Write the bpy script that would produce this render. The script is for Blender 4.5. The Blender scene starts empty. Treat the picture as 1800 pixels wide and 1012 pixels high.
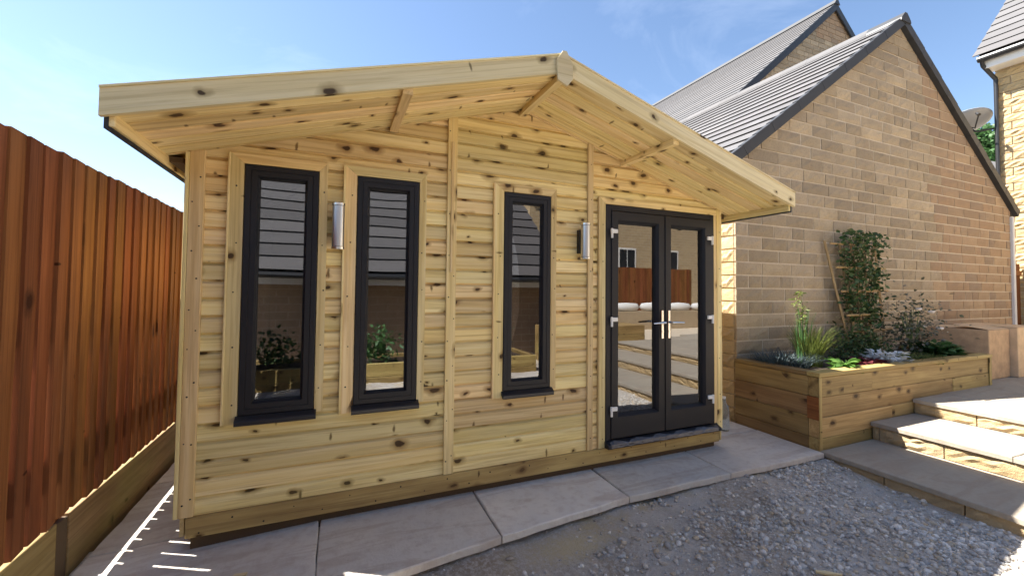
import bpy, math, random
import numpy as np
from mathutils import Vector, Matrix
random.seed(7); rng = np.random.default_rng(7)
D = bpy.data; SC = bpy.context.scene; COL = SC.collection
rad = math.radians

# ------------------------------------------------------------------ camera, sky, sun, exposure
YAW, PITCH, ROLL, CAMH = rad(23.0063), rad(1.8353), rad(.5958), 1.412
CAMP = Vector((0, -2.9, CAMH))
fwd = Vector((math.sin(YAW)*math.cos(PITCH), math.cos(YAW)*math.cos(PITCH), math.sin(PITCH)))
rgt = Vector((math.cos(YAW), -math.sin(YAW), 0)); upv = rgt.cross(fwd)
r2 = rgt*math.cos(ROLL)+upv*math.sin(ROLL); u2 = upv*math.cos(ROLL)-rgt*math.sin(ROLL)
cam = D.objects.new('camera', D.cameras.new('camera')); COL.objects.link(cam)
m = Matrix((r2, u2, -fwd)).transposed().to_4x4(); m.translation = CAMP; cam.matrix_world = m
cam.data.sensor_width = 36; cam.data.lens = 36*732.656/1800; cam.data.shift_y = -22.766/1800
cam.data.clip_end = 3000; cam.data.clip_start = .02
SC.camera = cam

SUN_AZ, SUN_EL = rad(-59.0), rad(53.6)      # azimuth from +Y towards +X
sd = Vector((math.sin(SUN_AZ)*math.cos(SUN_EL), math.cos(SUN_AZ)*math.cos(SUN_EL), math.sin(SUN_EL)))
W = D.worlds.new('World'); SC.world = W; W.use_nodes = True
nt = W.node_tree; N = nt.nodes; L = nt.links; N.clear()
sky = N.new('ShaderNodeTexSky'); sky.sky_type = 'NISHITA'; sky.sun_disc = False
sky.sun_elevation = SUN_EL; sky.sun_rotation = SUN_AZ; sky.air_density = 1.0; sky.dust_density = .35; sky.ozone_density = 2.0
tc = N.new('ShaderNodeTexCoord'); mp = N.new('ShaderNodeMapping'); mp.inputs['Scale'].default_value = (1.1, 1.9, 3.4)
mp.inputs['Rotation'].default_value = (0.2, .3, .7)
ns = N.new('ShaderNodeTexNoise'); ns.inputs['Scale'].default_value = 1.7; ns.inputs['Detail'].default_value = 7; ns.inputs['Roughness'].default_value = .62; ns.inputs['Distortion'].default_value = .7
cr = N.new('ShaderNodeValToRGB'); cr.color_ramp.elements[0].position = .52; cr.color_ramp.elements[1].position = .95
cr.color_ramp.elements[1].color = (.2, .2, .2, 1)
mx = N.new('ShaderNodeMix'); mx.data_type = 'RGBA'; mx.inputs[7].default_value = (8.5, 9.2, 10.2, 1)
bg = N.new('ShaderNodeBackground'); bg.inputs['Strength'].default_value = .061
out = N.new('ShaderNodeOutputWorld')
L.new(tc.outputs['Generated'], mp.inputs[0]); L.new(mp.outputs[0], ns.inputs['Vector']); L.new(ns.outputs[0], cr.inputs[0])
L.new(cr.outputs[0], mx.inputs[0]); L.new(sky.outputs[0], mx.inputs[6]); L.new(mx.outputs[2], bg.inputs[0]); L.new(bg.outputs[0], out.inputs[0])
sl = D.lights.new('sun', 'SUN'); sl.energy = 4.8; sl.angle = rad(.53); sl.color = (1, .955, .88)
so = D.objects.new('sun', sl); COL.objects.link(so); so.rotation_euler = (-sd).to_track_quat('-Z', 'Y').to_euler(); so.location = (-10, 10, 20)
vs = SC.view_settings; vs.view_transform = 'Standard'; vs.look = 'None'; vs.gamma = 1; vs.use_curve_mapping = False; vs.exposure = 2.02
SC.render.engine = 'CYCLES'
try:
    SC.cycles.max_bounces = 8; SC.cycles.diffuse_bounces = 5; SC.cycles.transparent_max_bounces = 12
except Exception: pass

# ------------------------------------------------------------------ helpers
def tag(o, label=None, cat=None, group=None, kind=None):
    if label: o['label'] = label
    if cat: o['category'] = cat
    if group: o['group'] = group
    if kind: o['kind'] = kind
    return o
def empty(name, loc=(0, 0, 0), label=None, cat=None, group=None, rz=0):
    o = D.objects.new(name, None); COL.objects.link(o); o.location = loc; o.rotation_euler = (0, 0, rz); o.empty_display_size = .1
    return tag(o, label, cat, group)
def link(name, me, mat=None, parent=None, loc=None, rot=None):
    o = D.objects.new(name, me); COL.objects.link(o)
    if parent is not None: o.parent = parent
    if loc is not None: o.location = loc
    if rot is not None: o.rotation_euler = rot
    if mat is not None and not me.materials: me.materials.append(mat)
    return o
class MB:
    def __init__(s): s.v = []; s.f = []
    def add(s, vs_, fs):
        b = len(s.v); s.v += [tuple(p) for p in vs_]; s.f += [tuple(b+i for i in q) for q in fs]; return s
    def box(s, x0, x1, y0, y1, z0, z1, c=0.0):
        if c <= 0:
            return s.add([(x, y, z) for x in (x0, x1) for y in (y0, y1) for z in (z0, z1)],
                         [(0, 1, 3, 2), (4, 6, 7, 5), (0, 4, 5, 1), (2, 3, 7, 6), (0, 2, 6, 4), (1, 5, 7, 3)])
        X, Y, Z = (x0, x1), (y0, y1), (z0, z1); vs_ = []; idx = {}
        for i in (0, 1):
            for j in (0, 1):
                for k in (0, 1):
                    sx, sy, sz = (1, -1)[i]*c, (1, -1)[j]*c, (1, -1)[k]*c
                    for a, p in enumerate(((X[i], Y[j]+sy, Z[k]+sz), (X[i]+sx, Y[j], Z[k]+sz), (X[i]+sx, Y[j]+sy, Z[k]))):
                        idx[i, j, k, a] = len(vs_); vs_.append(p)
        fs = []
        def q(*ks): fs.append(tuple(idx[k] for k in ks))
        for a in range(3):
            for e in (0, 1):
                def K(p, r):
                    t = [0, 0, 0]; t[a] = e; o2 = [t_ for t_ in range(3) if t_ != a]; t[o2[0]] = p; t[o2[1]] = r; return (*t, a)
                q(K(0, 0), K(1, 0), K(1, 1), K(0, 1))
        for a in range(3):
            b_, c_ = [t for t in range(3) if t != a]
            for p in (0, 1):
                for r in (0, 1):
                    def K(e, w):
                        t = [0, 0, 0]; t[a] = e; t[b_] = p; t[c_] = r; return (*t, w)
                    q(K(0, b_), K(1, b_), K(1, c_), K(0, c_))
        for i in (0, 1):
            for j in (0, 1):
                for k in (0, 1): q((i, j, k, 0), (i, j, k, 1), (i, j, k, 2))
        return s.add(vs_, fs)
    def prism(s, poly, a0, a1, axis):
        """poly: 2-D points; extruded along axis 'x' (poly=(y,z)), 'y' (poly=(x,z)) or 'z' (poly=(x,y)); a0/a1 may be callables of the point"""
        n = len(poly); vs_ = []
        for e in (a0, a1):
            for p in poly:
                a = e(p) if callable(e) else e
                vs_.append({'x': (a, p[0], p[1]), 'y': (p[0], a, p[1]), 'z': (p[0], p[1], a)}[axis])
        fs = [tuple(range(n))[::-1], tuple(range(n, 2*n))]+[(i, (i+1) % n, n+(i+1) % n, n+i) for i in range(n)]
        return s.add(vs_, fs)
    def tube(s, pts, radii, n=8, caps=True):
        pts = [Vector(p) for p in pts]; rings = []
        if not hasattr(radii, '__len__'): radii = [radii]*len(pts)
        b = len(s.v); vs_ = []
        for i, p in enumerate(pts):
            t = (pts[min(i+1, len(pts)-1)]-pts[max(i-1, 0)]).normalized()
            a = t.cross(Vector((0, 0, 1)) if abs(t.z) < .9 else Vector((1, 0, 0))).normalized(); c = t.cross(a)
            for k in range(n):
                th = 2*math.pi*k/n; vs_.append(p+(a*math.cos(th)+c*math.sin(th))*radii[i])
        fs = []
        for i in range(len(pts)-1):
            for k in range(n): fs.append((i*n+k, i*n+(k+1) % n, (i+1)*n+(k+1) % n, (i+1)*n+k))
        if caps: fs += [tuple(range(n))[::-1], tuple(range((len(pts)-1)*n, len(pts)*n))]
        return s.add(vs_, fs)
    def lathe(s, prof, c=(0, 0, 0), n=24):
        vs_ = []; m_ = len(prof)
        for k in range(n):
            th = 2*math.pi*k/n
            for r, z in prof: vs_.append((c[0]+r*math.cos(th), c[1]+r*math.sin(th), c[2]+z))
        fs = [(k*m_+i, ((k+1) % n)*m_+i, ((k+1) % n)*m_+i+1, k*m_+i+1) for k in range(n) for i in range(m_-1)]
        return s.add(vs_, fs)
    def mesh(s, name, mat=None, smooth=False):
        me = D.meshes.new(name); me.from_pydata(s.v, [], s.f); me.update()
        import bmesh
        bm = bmesh.new(); bm.from_mesh(me); bmesh.ops.recalc_face_normals(bm, faces=bm.faces); bm.to_mesh(me); bm.free()
        if smooth: me.polygons.foreach_set('use_smooth', [True]*len(me.polygons))
        if mat: me.materials.append(mat)
        return me
    def build(s, name, mat, parent=None, smooth=False, loc=None, rot=None):
        return link(name, s.mesh(name, mat, smooth), None, parent, loc, rot)
def raw_mesh(name, verts, faces, mat, parent=None, smooth=False):
    """fast mesh from numpy arrays (faces all tris or all quads)"""
    me = D.meshes.new(name); k = faces.shape[1]
    me.vertices.add(len(verts)); me.vertices.foreach_set('co', verts.astype(np.float32).ravel())
    me.loops.add(faces.size); me.loops.foreach_set('vertex_index', faces.astype(np.int32).ravel())
    me.polygons.add(len(faces)); me.polygons.foreach_set('loop_start', np.arange(0, faces.size, k, dtype=np.int32))
    me.polygons.foreach_set('loop_total', np.full(len(faces), k, dtype=np.int32))
    if smooth: me.polygons.foreach_set('use_smooth', np.ones(len(faces), bool))
    me.update(calc_edges=True); me.validate(); me.materials.append(mat)
    return link(name, me, None, parent)

# ------------------------------------------------------------------ materials
def newmat(name):
    mt = D.materials.new(name); mt.use_nodes = True; t = mt.node_tree; b = t.nodes['Principled BSDF']
    return mt, t, t.nodes, t.links, b
def ramp(N, stops, interp='LINEAR'):
    r = N.new('ShaderNodeValToRGB'); r.color_ramp.interpolation = interp
    while len(r.color_ramp.elements) < len(stops): r.color_ramp.elements.new(.5)
    for e, (p, c) in zip(r.color_ramp.elements, stops):
        e.position = p; e.color = (c, c, c, 1) if not hasattr(c, '__len__') else (*c[:3], 1)
    return r
def mixc(N, L, fac, a, b, typ='MIX'):
    n = N.new('ShaderNodeMix'); n.data_type = 'RGBA'; n.blend_type = typ
    for i, v in ((0, fac), (6, a), (7, b)):
        if hasattr(v, 'is_output'): L.new(v, n.inputs[i])
        else: n.inputs[i].default_value = (v if not hasattr(v, '__len__') else (*v[:3], 1))
    return n.outputs[2]
def math_(N, L, op, a, b=0, clamp=False):
    n = N.new('ShaderNodeMath'); n.operation = op; n.use_clamp = clamp
    for i, v in enumerate((a, b)):
        if hasattr(v, 'is_output'): L.new(v, n.inputs[i])
        else: n.inputs[i].default_value = v
    return n.outputs[0]
def coords(N, L, scale, rnd=(31.7, 17.3, 23.9)):
    t = N.new('ShaderNodeTexCoord'); oi = N.new('ShaderNodeObjectInfo')
    v = N.new('ShaderNodeVectorMath'); v.operation = 'MULTIPLY_ADD'
    cm = N.new('ShaderNodeCombineXYZ')
    for i in range(3): L.new(oi.outputs['Random'], cm.inputs[i])
    L.new(cm.outputs[0], v.inputs[0]); v.inputs[1].default_value = rnd; L.new(t.outputs['Object'], v.inputs[2])
    m_ = N.new('ShaderNodeMapping'); L.new(v.outputs[0], m_.inputs[0]); m_.inputs['Scale'].default_value = scale
    return v.outputs[0], m_.outputs[0], oi.outputs['Random']
def mapped(N, L, vec, scale):
    m_ = N.new('ShaderNodeMapping'); L.new(vec, m_.inputs[0]); m_.inputs['Scale'].default_value = scale; return m_.outputs[0]
def noise(N, L, vec, scale, detail=4, rough=.55, dist=0):
    n = N.new('ShaderNodeTexNoise'); L.new(vec, n.inputs['Vector']); n.inputs['Scale'].default_value = scale
    n.inputs['Detail'].default_value = detail; n.inputs['Roughness'].default_value = rough; n.inputs['Distortion'].default_value = dist
    return n.outputs[0]
def bump(N, L, b, h, strength, dist=.01):
    n = N.new('ShaderNodeBump'); n.inputs['Strength'].default_value = strength; n.inputs['Distance'].default_value = dist
    L.new(h, n.inputs['Height']); L.new(n.outputs[0], b.inputs['Normal']); return n

def wood(name, axis, light, mid, dark, knots=.5, tint=.17, green=.10, rough=.62, bs=.25, knotcol=(.045, .02, .009), stain=0.0, roty=0.0, spec=.3):
    mt, t, N, L, b = newmat(name)
    ax = 'xyz'.index(axis)
    def sc(al, ac): return tuple(al if i == ax else ac for i in range(3))
    base, g1, r = coords(N, L, sc(1.3, 38))
    if roty:
        mr = N.new('ShaderNodeMapping'); L.new(base, mr.inputs[0]); mr.inputs['Rotation'].default_value = (0, roty, 0); base = mr.outputs[0]; g1 = mapped(N, L, base, sc(1.3, 38))
    # distort the grain a little
    w = noise(N, L, base, 2.2, 2)
    fine = noise(N, L, g1, 1.0, 4, .65, .25)
    band = noise(N, L, mapped(N, L, base, sc(.75, 15)), 1.0, 3, .5, 1.1)
    c = mixc(N, L, ramp_out(N, L, band, [(.32, 0), (.68, 1)]), light, mid)
    c = mixc(N, L, math_(N, L, 'MULTIPLY', ramp_out(N, L, fine, [(.47, 0), (.66, 1)]), .42), c, dark)
    streak = noise(N, L, mapped(N, L, base, sc(.9, 75)), 1.0, 3, .6, .3)
    c = mixc(N, L, math_(N, L, 'MULTIPLY', ramp_out(N, L, streak, [(.57, 0), (.70, 1)]), .45), c, dark)
    # knots
    vo = N.new('ShaderNodeTexVoronoi'); vo.feature = 'F1'; vo.inputs['Scale'].default_value = 1.0
    wobble = N.new('ShaderNodeVectorMath'); wobble.operation = 'ADD'
    nn = N.new('ShaderNodeTexNoise'); nn.inputs['Scale'].default_value = 14; L.new(base, nn.inputs['Vector'])
    vs_ = N.new('ShaderNodeVectorMath'); vs_.operation = 'SCALE'; vs_.inputs['Scale'].default_value = .32
    L.new(nn.outputs[1], vs_.inputs[0])
    sx_ = N.new('ShaderNodeSeparateXYZ'); L.new(base, sx_.inputs[0]); oth = [i for i in range(3) if i != ax]
    acr = math_(N, L, 'ADD', sx_.outputs[oth[0]], sx_.outputs[oth[1]])
    def flat(a_, b_):
        q = N.new('ShaderNodeCombineXYZ'); L.new(math_(N, L, 'MULTIPLY', sx_.outputs[ax], a_), q.inputs[0]); L.new(math_(N, L, 'MULTIPLY', acr, b_), q.inputs[1]); return q.outputs[0]
    vo.voronoi_dimensions = '2D'
    L.new(flat(5.4, 8.8), wobble.inputs[0]); L.new(vs_.outputs[0], wobble.inputs[1]); L.new(wobble.outputs[0], vo.inputs['Vector'])
    sepc = N.new('ShaderNodeSeparateColor'); L.new(vo.outputs['Color'], sepc.inputs[0])
    keep = math_(N, L, 'GREATER_THAN', sepc.outputs[0], 1-knots*.54)
    kd = math_(N, L, 'DIVIDE', vo.outputs['Distance'], math_(N, L, 'MULTIPLY_ADD', sepc.outputs[1], .95)); kd.node.inputs[0].links[0].from_node; kd.node.inputs[1].links[0].from_node.inputs[2].default_value = .38
    core = math_(N, L, 'MULTIPLY', keep, ramp_out(N, L, kd, [(.095, 1), (.14, 0)]))
    halo = math_(N, L, 'MULTIPLY', keep, ramp_out(N, L, kd, [(.13, .8), (.34, 0)]))
    c = mixc(N, L, halo, c, mid2(dark)); c = mixc(N, L, math_(N, L, 'MULTIPLY', core, .92), c, knotcol)
    v2 = N.new('ShaderNodeTexVoronoi'); v2.inputs['Scale'].default_value = 1.0; w2 = N.new('ShaderNodeVectorMath'); w2.operation = 'ADD'
    v2.voronoi_dimensions = '2D'; L.new(flat(15, 4.6), w2.inputs[0]); L.new(vs_.outputs[0], w2.inputs[1]); L.new(w2.outputs[0], v2.inputs['Vector'])
    s2 = N.new('ShaderNodeSeparateColor'); L.new(v2.outputs['Color'], s2.inputs[0])
    spike = math_(N, L, 'MULTIPLY', math_(N, L, 'GREATER_THAN', s2.outputs[1], 1-knots*.09), ramp_out(N, L, v2.outputs['Distance'], [(.07, .9), (.16, 0)]))
    c = mixc(N, L, spike, c, tuple(x*.45 for x in dark))
    # per-board tone: brightness and a greenish or orange cast (treatment)
    h = N.new('ShaderNodeHueSaturation'); L.new(c, h.inputs['Color'])
    L.new(math_(N, L, 'MULTIPLY_ADD', r, 2*tint), h.inputs['Value']); h.inputs['Value'].links[0].from_node.inputs[2].default_value = 1-tint
    L.new(math_(N, L, 'MULTIPLY_ADD', math_(N, L, 'FRACT', math_(N, L, 'MULTIPLY', r, 7.3)), .022), h.inputs['Hue']); h.inputs['Hue'].links[0].from_node.inputs[2].default_value = .494
    c = h.outputs[0]
    gm = noise(N, L, mapped(N, L, base, sc(.8, 2.5)), 1.0, 3)
    c = mixc(N, L, math_(N, L, 'MULTIPLY', ramp_out(N, L, gm, [(.5, 0), (.72, 1)]), green), c, (.30, .31, .10))
    if stain:
        sm = noise(N, L, mapped(N, L, base, sc(1.1, 4)), 1.0, 4, .6)
        c = mixc(N, L, math_(N, L, 'MULTIPLY', ramp_out(N, L, sm, [(.45, 0), (.65, 1)]), stain), c, dark)
    L.new(c, b.inputs['Base Color']); b.inputs['Roughness'].default_value = rough; b.inputs['Specular IOR Level'].default_value = spec
    hh = math_(N, L, 'SUBTRACT', math_(N, L, 'MULTIPLY', fine, -.5), math_(N, L, 'MULTIPLY', core, .4))
    bump(N, L, b, hh, bs, .004)
    return mt
def ramp_out(N, L, src, stops):
    r = ramp(N, stops); L.new(src, r.inputs[0]); return r.outputs[0]
def mid2(c): return tuple(x*.8 for x in c)

PINE = dict(light=(.82, .66, .37), mid=(.74, .55, .245), dark=(.37, .21, .07))
M = {}
for a in 'xyz': M['pine_'+a] = wood('pine_'+a, a, PINE['light'], PINE['mid'], PINE['dark'], knots=.68 if a != 'z' else .26)
SA = math.atan(.295)
for nm, sg in (('l', 1), ('r', -1)):
    M['soffit_'+nm] = wood('soffit_pine_'+nm, 'x', PINE['light'], PINE['mid'], PINE['dark'], knots=.5, roty=sg*SA)
    M['barge_'+nm] = wood('barge_pine_'+nm, 'x', (.76, .64, .41), (.68, .54, .30), (.38, .27, .13), knots=.36, green=.1, roty=sg*SA)
M['pine_pale_x'] = wood('pine_pale_x', 'x', (.72, .61, .40), (.64, .51, .29), (.38, .27, .13), knots=.45, green=.08)
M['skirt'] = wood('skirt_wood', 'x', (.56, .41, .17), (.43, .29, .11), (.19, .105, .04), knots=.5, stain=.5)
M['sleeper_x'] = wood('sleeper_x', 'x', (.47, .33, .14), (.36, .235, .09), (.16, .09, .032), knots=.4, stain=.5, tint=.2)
M['sleeper_y'] = wood('sleeper_y', 'y', (.33, .215, .095), (.25, .15, .06), (.11, .06, .025), knots=.4, stain=.5, tint=.2)  # wet brown, darkened further: shade of the bed's left side put into the colour
M['sleeper_z'] = wood('sleeper_z', 'z', (.5, .36, .15), (.4, .27, .1), (.2, .11, .04), knots=.2, tint=.1)
M['fence'] = wood('fence_stain', 'z', (.285, .108, .043), (.215, .076, .03), (.08, .03, .014), knots=.07, tint=.2, green=0, rough=.92, stain=.3, bs=.6, knotcol=(.05, .015, .006), spec=.12)
M['fence_rail'] = wood('fence_rail_stain', 'y', (.33, .12, .04), (.22, .07, .02), (.09, .026, .01), knots=.15, green=0, rough=.75)
M['gravel_board'] = wood('gravel_board_wood', 'y', (.36, .25, .12), (.25, .165, .07), (.13, .075, .03), knots=.2, green=.5, rough=.8, stain=.5)
M['trellis'] = wood('trellis_wood', 'z', (.52, .34, .17), (.42, .26, .12), (.25, .14, .06), knots=.1, green=.05)

def simple(name, col, rough=.5, metal=0, spec=.5, bs=0, bscale=60, var=.0):
    mt, t, N, L, b = newmat(name); b.inputs['Roughness'].default_value = rough; b.inputs['Metallic'].default_value = metal
    b.inputs['Specular IOR Level'].default_value = spec; b.inputs['Base Color'].default_value = (*col, 1)
    if bs or var:
        base, v, r = coords(N, L, (1, 1, 1)); n = noise(N, L, base, bscale, 5, .6)
        if bs: bump(N, L, b, n, bs, .006)
        if var:
            n2 = noise(N, L, base, bscale*.12, 5, .6)
            c = mixc(N, L, ramp_out(N, L, n2, [(.35, 0), (.65, 1)]), tuple(x*(1-var) for x in col), tuple(min(1, x*(1+var)) for x in col))
            L.new(c, b.inputs['Base Color'])
    return mt
M['upvc'] = simple('anthracite_upvc', (.013, .0135, .018), .5, spec=.35, bs=.06, bscale=400)
M['upvc_sill'] = simple('anthracite_sill', (.014, .015, .02), .38, bs=.04, bscale=300)
M['gasket'] = simple('rubber_gasket', (.01, .01, .011), .7)
M['steel'] = simple('brushed_steel', (.62, .63, .64), .28, 1, bs=.05, bscale=200)
M['chrome'] = simple('satin_chrome', (.78, .78, .77), .2, 1)
M['white_pl'] = simple('white_plastic', (.8, .8, .78), .4)
M['black_pl'] = simple('black_plastic', (.012, .012, .013), .5)
M['felt'] = simple('roofing_felt', (.035, .037, .042), .9, bs=.4, bscale=300)
M['dark_void'] = simple('gap_shade_timber', (.10, .065, .035), .9, bs=.3)  # dark tone stands in for the shadow gap under the skirting
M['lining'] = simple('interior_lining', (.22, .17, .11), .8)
M['soil'] = simple('soil', (.055, .037, .024), .95, bs=1.0, bscale=45, var=.5)
M['card'] = simple('cardboard', (.64, .45, .27), .85, bs=.12, bscale=90, var=.1)
M['card_dark'] = simple('cardboard_shaded', (.5, .33, .19), .9, bs=.12, bscale=90, var=.14)  # darker card: shade of the garage corner put into the colour
M['tape'] = simple('parcel_tape', (.48, .34, .2), .35)
M['film'] = simple('protective_film', (.10, .11, .13), .2)
M['verge'] = simple('verge_plastic', (.03, .032, .036), .55)
M['gutter'] = simple('gutter_plastic', (.02, .02, .021), .4)
M['fascia_w'] = simple('white_fascia', (.72, .70, .66), .5)
M['dish'] = simple('dish_grey', (.30, .31, .33), .45)
M['bag'] = simple('white_woven_bag', (.75, .74, .71), .8, bs=.5, bscale=30)
M['green_pl'] = simple('green_plastic', (.03, .25, .12), .4)

def glass_mat():
    mt, t, N, L, b = newmat('window_glass'); N.remove(b); out = N['Material Output']
    g = N.new('ShaderNodeBsdfGlossy'); g.inputs['Roughness'].default_value = .0; g.inputs['Color'].default_value = (.95, .96, 1, 1)
    tr = N.new('ShaderNodeBsdfTransparent'); tr.inputs['Color'].default_value = (.62, .66, .68, 1)
    fr = N.new('ShaderNodeFresnel'); fr.inputs['IOR'].default_value = 2.45
    base, v, r = coords(N, L, (1, 1, 1)); n = noise(N, L, base, 2.2, 1)
    bp = N.new('ShaderNodeBump'); bp.inputs['Strength'].default_value = .05; bp.inputs['Distance'].default_value = .012; L.new(n, bp.inputs['Height'])
    L.new(bp.outputs[0], g.inputs['Normal'])
    mx = N.new('ShaderNodeMixShader'); L.new(fr.outputs[0], mx.inputs[0]); L.new(tr.outputs[0], mx.inputs[1]); L.new(g.outputs[0], mx.inputs[2]); L.new(mx.outputs[0], out.inputs[0])
    return mt
M['glass'] = glass_mat()
def clear_mat():
    mt, t, N, L, b = newmat('clear_plastic'); b.inputs['Base Color'].default_value = (.75, .85, .9, 1); b.inputs['Roughness'].default_value = .12
    b.inputs['Transmission Weight'].default_value = .85; b.inputs['IOR'].default_value = 1.2; return mt
M['clear'] = clear_mat()

def stone(name, c1, c2, c3, rough=.9, bs=.7, scale=1.0, tint=.16, dirt=(.2, .16, .12), dirtf=.25, vein=None):
    mt, t, N, L, b = newmat(name); base, v, r = coords(N, L, (1, 1, 1))
    n1 = noise(N, L, base, 5*scale, 6, .6); n2 = noise(N, L, base, 42*scale, 5, .65); n3 = noise(N, L, base, 160*scale, 3, .6)
    c = mixc(N, L, ramp_out(N, L, n1, [(.33, 0), (.66, 1)]), c1, c2)
    c = mixc(N, L, math_(N, L, 'FRACT', math_(N, L, 'MULTIPLY', r, 5.17)), c, mixc(N, L, .6, c, c3))
    c = mixc(N, L, math_(N, L, 'MULTIPLY', ramp_out(N, L, n2, [(.48, 0), (.72, 1)]), dirtf), c, dirt)
    if vein:
        mr = N.new('ShaderNodeMapping'); L.new(base, mr.inputs[0]); mr.inputs['Rotation'].default_value = (0, 0, .6); mr.inputs['Scale'].default_value = (1.2, 6.5, 1)
        vn_ = noise(N, L, mr.outputs[0], 1.0, 5, .6, 1.2)
        c = mixc(N, L, ramp_out(N, L, vn_, [(.5, 0), (.6, .55), (.7, .1)]), c, vein)
    h = N.new('ShaderNodeHueSaturation'); L.new(c, h.inputs['Color'])
    vv = N.new('ShaderNodeMath'); vv.operation = 'MULTIPLY_ADD'; L.new(r, vv.inputs[0]); vv.inputs[1].default_value = 2*tint; vv.inputs[2].default_value = 1-tint
    L.new(vv.outputs[0], h.inputs['Value']); L.new(h.outputs[0], b.inputs['Base Color']); b.inputs['Roughness'].default_value = rough
    b.inputs['Specular IOR Level'].default_value = .25
    bump(N, L, b, math_(N, L, 'ADD', n2, math_(N, L, 'MULTIPLY', n3, .5)), bs, .012)
    return mt
M['brick'] = stone('garage_stone', (.475, .37, .24), (.395, .305, .195), (.33, .265, .19), tint=.2, dirtf=.45)
M['brick_y'] = stone('yellow_stone', (.56, .42, .23), (.48, .34, .17), (.42, .33, .2), tint=.12, dirtf=.2)
M['mortar'] = stone('mortar', (.66, .56, .43), (.58, .49, .37), (.6, .51, .39), tint=.02, bs=.5)
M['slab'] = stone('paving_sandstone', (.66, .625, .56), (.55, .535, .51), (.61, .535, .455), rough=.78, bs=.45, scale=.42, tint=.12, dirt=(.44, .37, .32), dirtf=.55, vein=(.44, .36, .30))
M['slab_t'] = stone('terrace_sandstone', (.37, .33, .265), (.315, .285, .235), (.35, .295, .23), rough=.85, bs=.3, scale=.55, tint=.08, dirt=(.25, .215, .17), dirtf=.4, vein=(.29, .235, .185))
M['riser'] = stone('riser_block', (.50, .37, .20), (.42, .30, .155), (.45, .35, .22), bs=.9, tint=.1)
M['tile'] = stone('concrete_tile', (.125, .122, .124), (.11, .108, .112), (.12, .113, .112), rough=.8, bs=.25, tint=.1, dirt=(.11, .105, .105), dirtf=.3)
M['gravel'] = stone('gravel_stone', (.30, .305, .32), (.40, .39, .385), (.34, .29, .24), bs=.5, tint=.2)

def gravelmat():
    mt, t, N, L, b = newmat('gravel_chippings'); g = N.new('ShaderNodeNewGeometry')
    c = ramp_out(N, L, g.outputs['Random Per Island'], [(0, (.36, .33, .30)), (.22, (.54, .515, .48)), (.45, (.63, .595, .545)), (.62, (.58, .47, .33)), (.72, (.40, .35, .29)), (.86, (.74, .70, .64)), (1, (.87, .82, .74))])
    base, v, r = coords(N, L, (1, 1, 1)); n = noise(N, L, base, 90, 4)
    c = mixc(N, L, ramp_out(N, L, n, [(.4, 0), (.7, .35)]), c, (.2, .17, .14))
    L.new(c, b.inputs['Base Color']); b.inputs['Roughness'].default_value = .88; b.inputs['Specular IOR Level'].default_value = .3
    bump(N, L, b, n, .4, .004); return mt
M['chips'] = gravelmat()
def soilmat():
    mt, t, N, L, b = newmat('compacted_subbase'); base, v, r = coords(N, L, (1, 1, 1), (0, 0, 0))
    n1 = noise(N, L, base, 1.3, 5, .6, .4); n2 = noise(N, L, base, 38, 6, .7); n3 = noise(N, L, base, 2.6, 4, .6); n4 = noise(N, L, base, 160, 4, .7)
    c = mixc(N, L, ramp_out(N, L, n1, [(.38, 0), (.58, 1)]), (.36, .295, .225), (.56, .52, .47))
    c = mixc(N, L, ramp_out(N, L, n2, [(.45, 0), (.62, .8)]), c, (.64, .60, .55))
    c = mixc(N, L, ramp_out(N, L, n3, [(.55, 0), (.66, .8)]), c, (.55, .45, .28))
    dv = N.new('ShaderNodeVectorMath'); dv.operation = 'DISTANCE'; L.new(mapped(N, L, base, (1, 2.6, 1)), dv.inputs[0]); dv.inputs[1].default_value = (1.35, -1.75, -.17)
    patch = math_(N, L, 'ADD', dv.outputs[1], math_(N, L, 'MULTIPLY', n2, .9))
    c = mixc(N, L, ramp_out(N, L, patch, [(.55, .85), (.85, 0)]), c, (.62, .53, .34))
    c = mixc(N, L, ramp_out(N, L, n4, [(.5, 0), (.7, .6)]), c, (.25, .21, .17))
    L.new(c, b.inputs['Base Color']); b.inputs['Roughness'].default_value = .95; b.inputs['Specular IOR Level'].default_value = .2
    bump(N, L, b, math_(N, L, 'ADD', n2, math_(N, L, 'MULTIPLY', n4, .6)), .9, .02); return mt
M['subbase'] = soilmat()
def leafmat(name, cols, rough=.5, trans=.25):
    mt, t, N, L, b = newmat(name); g = N.new('ShaderNodeNewGeometry')
    c = ramp_out(N, L, g.outputs['Random Per Island'], [(i/(len(cols)-1), c_) for i, c_ in enumerate(cols)])
    L.new(c, b.inputs['Base Color']); b.inputs['Roughness'].default_value = rough; b.inputs['Specular IOR Level'].default_value = .35
    tr = N.new('ShaderNodeBsdfTranslucent'); L.new(c, tr.inputs[0]); mx = N.new('ShaderNodeMixShader'); mx.inputs[0].default_value = trans
    L.new(b.outputs[0], mx.inputs[1]); L.new(tr.outputs[0], mx.inputs[2]); L.new(mx.outputs[0], N['Material Output'].inputs[0]); return mt
M['leaf_dark'] = leafmat('climber_leaf', [(.03, .055, .02), (.05, .10, .03), (.09, .15, .05), (.14, .16, .07)])
M['leaf_bright'] = leafmat('bright_leaf', [(.06, .14, .025), (.10, .21, .04), (.15, .27, .06)], trans=.35)
M['leaf_green'] = leafmat('green_leaf', [(.035, .085, .025), (.055, .13, .04), (.08, .17, .055)])
M['leaf_blue'] = leafmat('blue_grey_leaf', [(.06, .085, .09), (.09, .125, .13), (.13, .17, .18)])
M['leaf_red'] = leafmat('dark_red_leaf', [(.07, .015, .02), (.12, .025, .03), (.17, .04, .05)])
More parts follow.
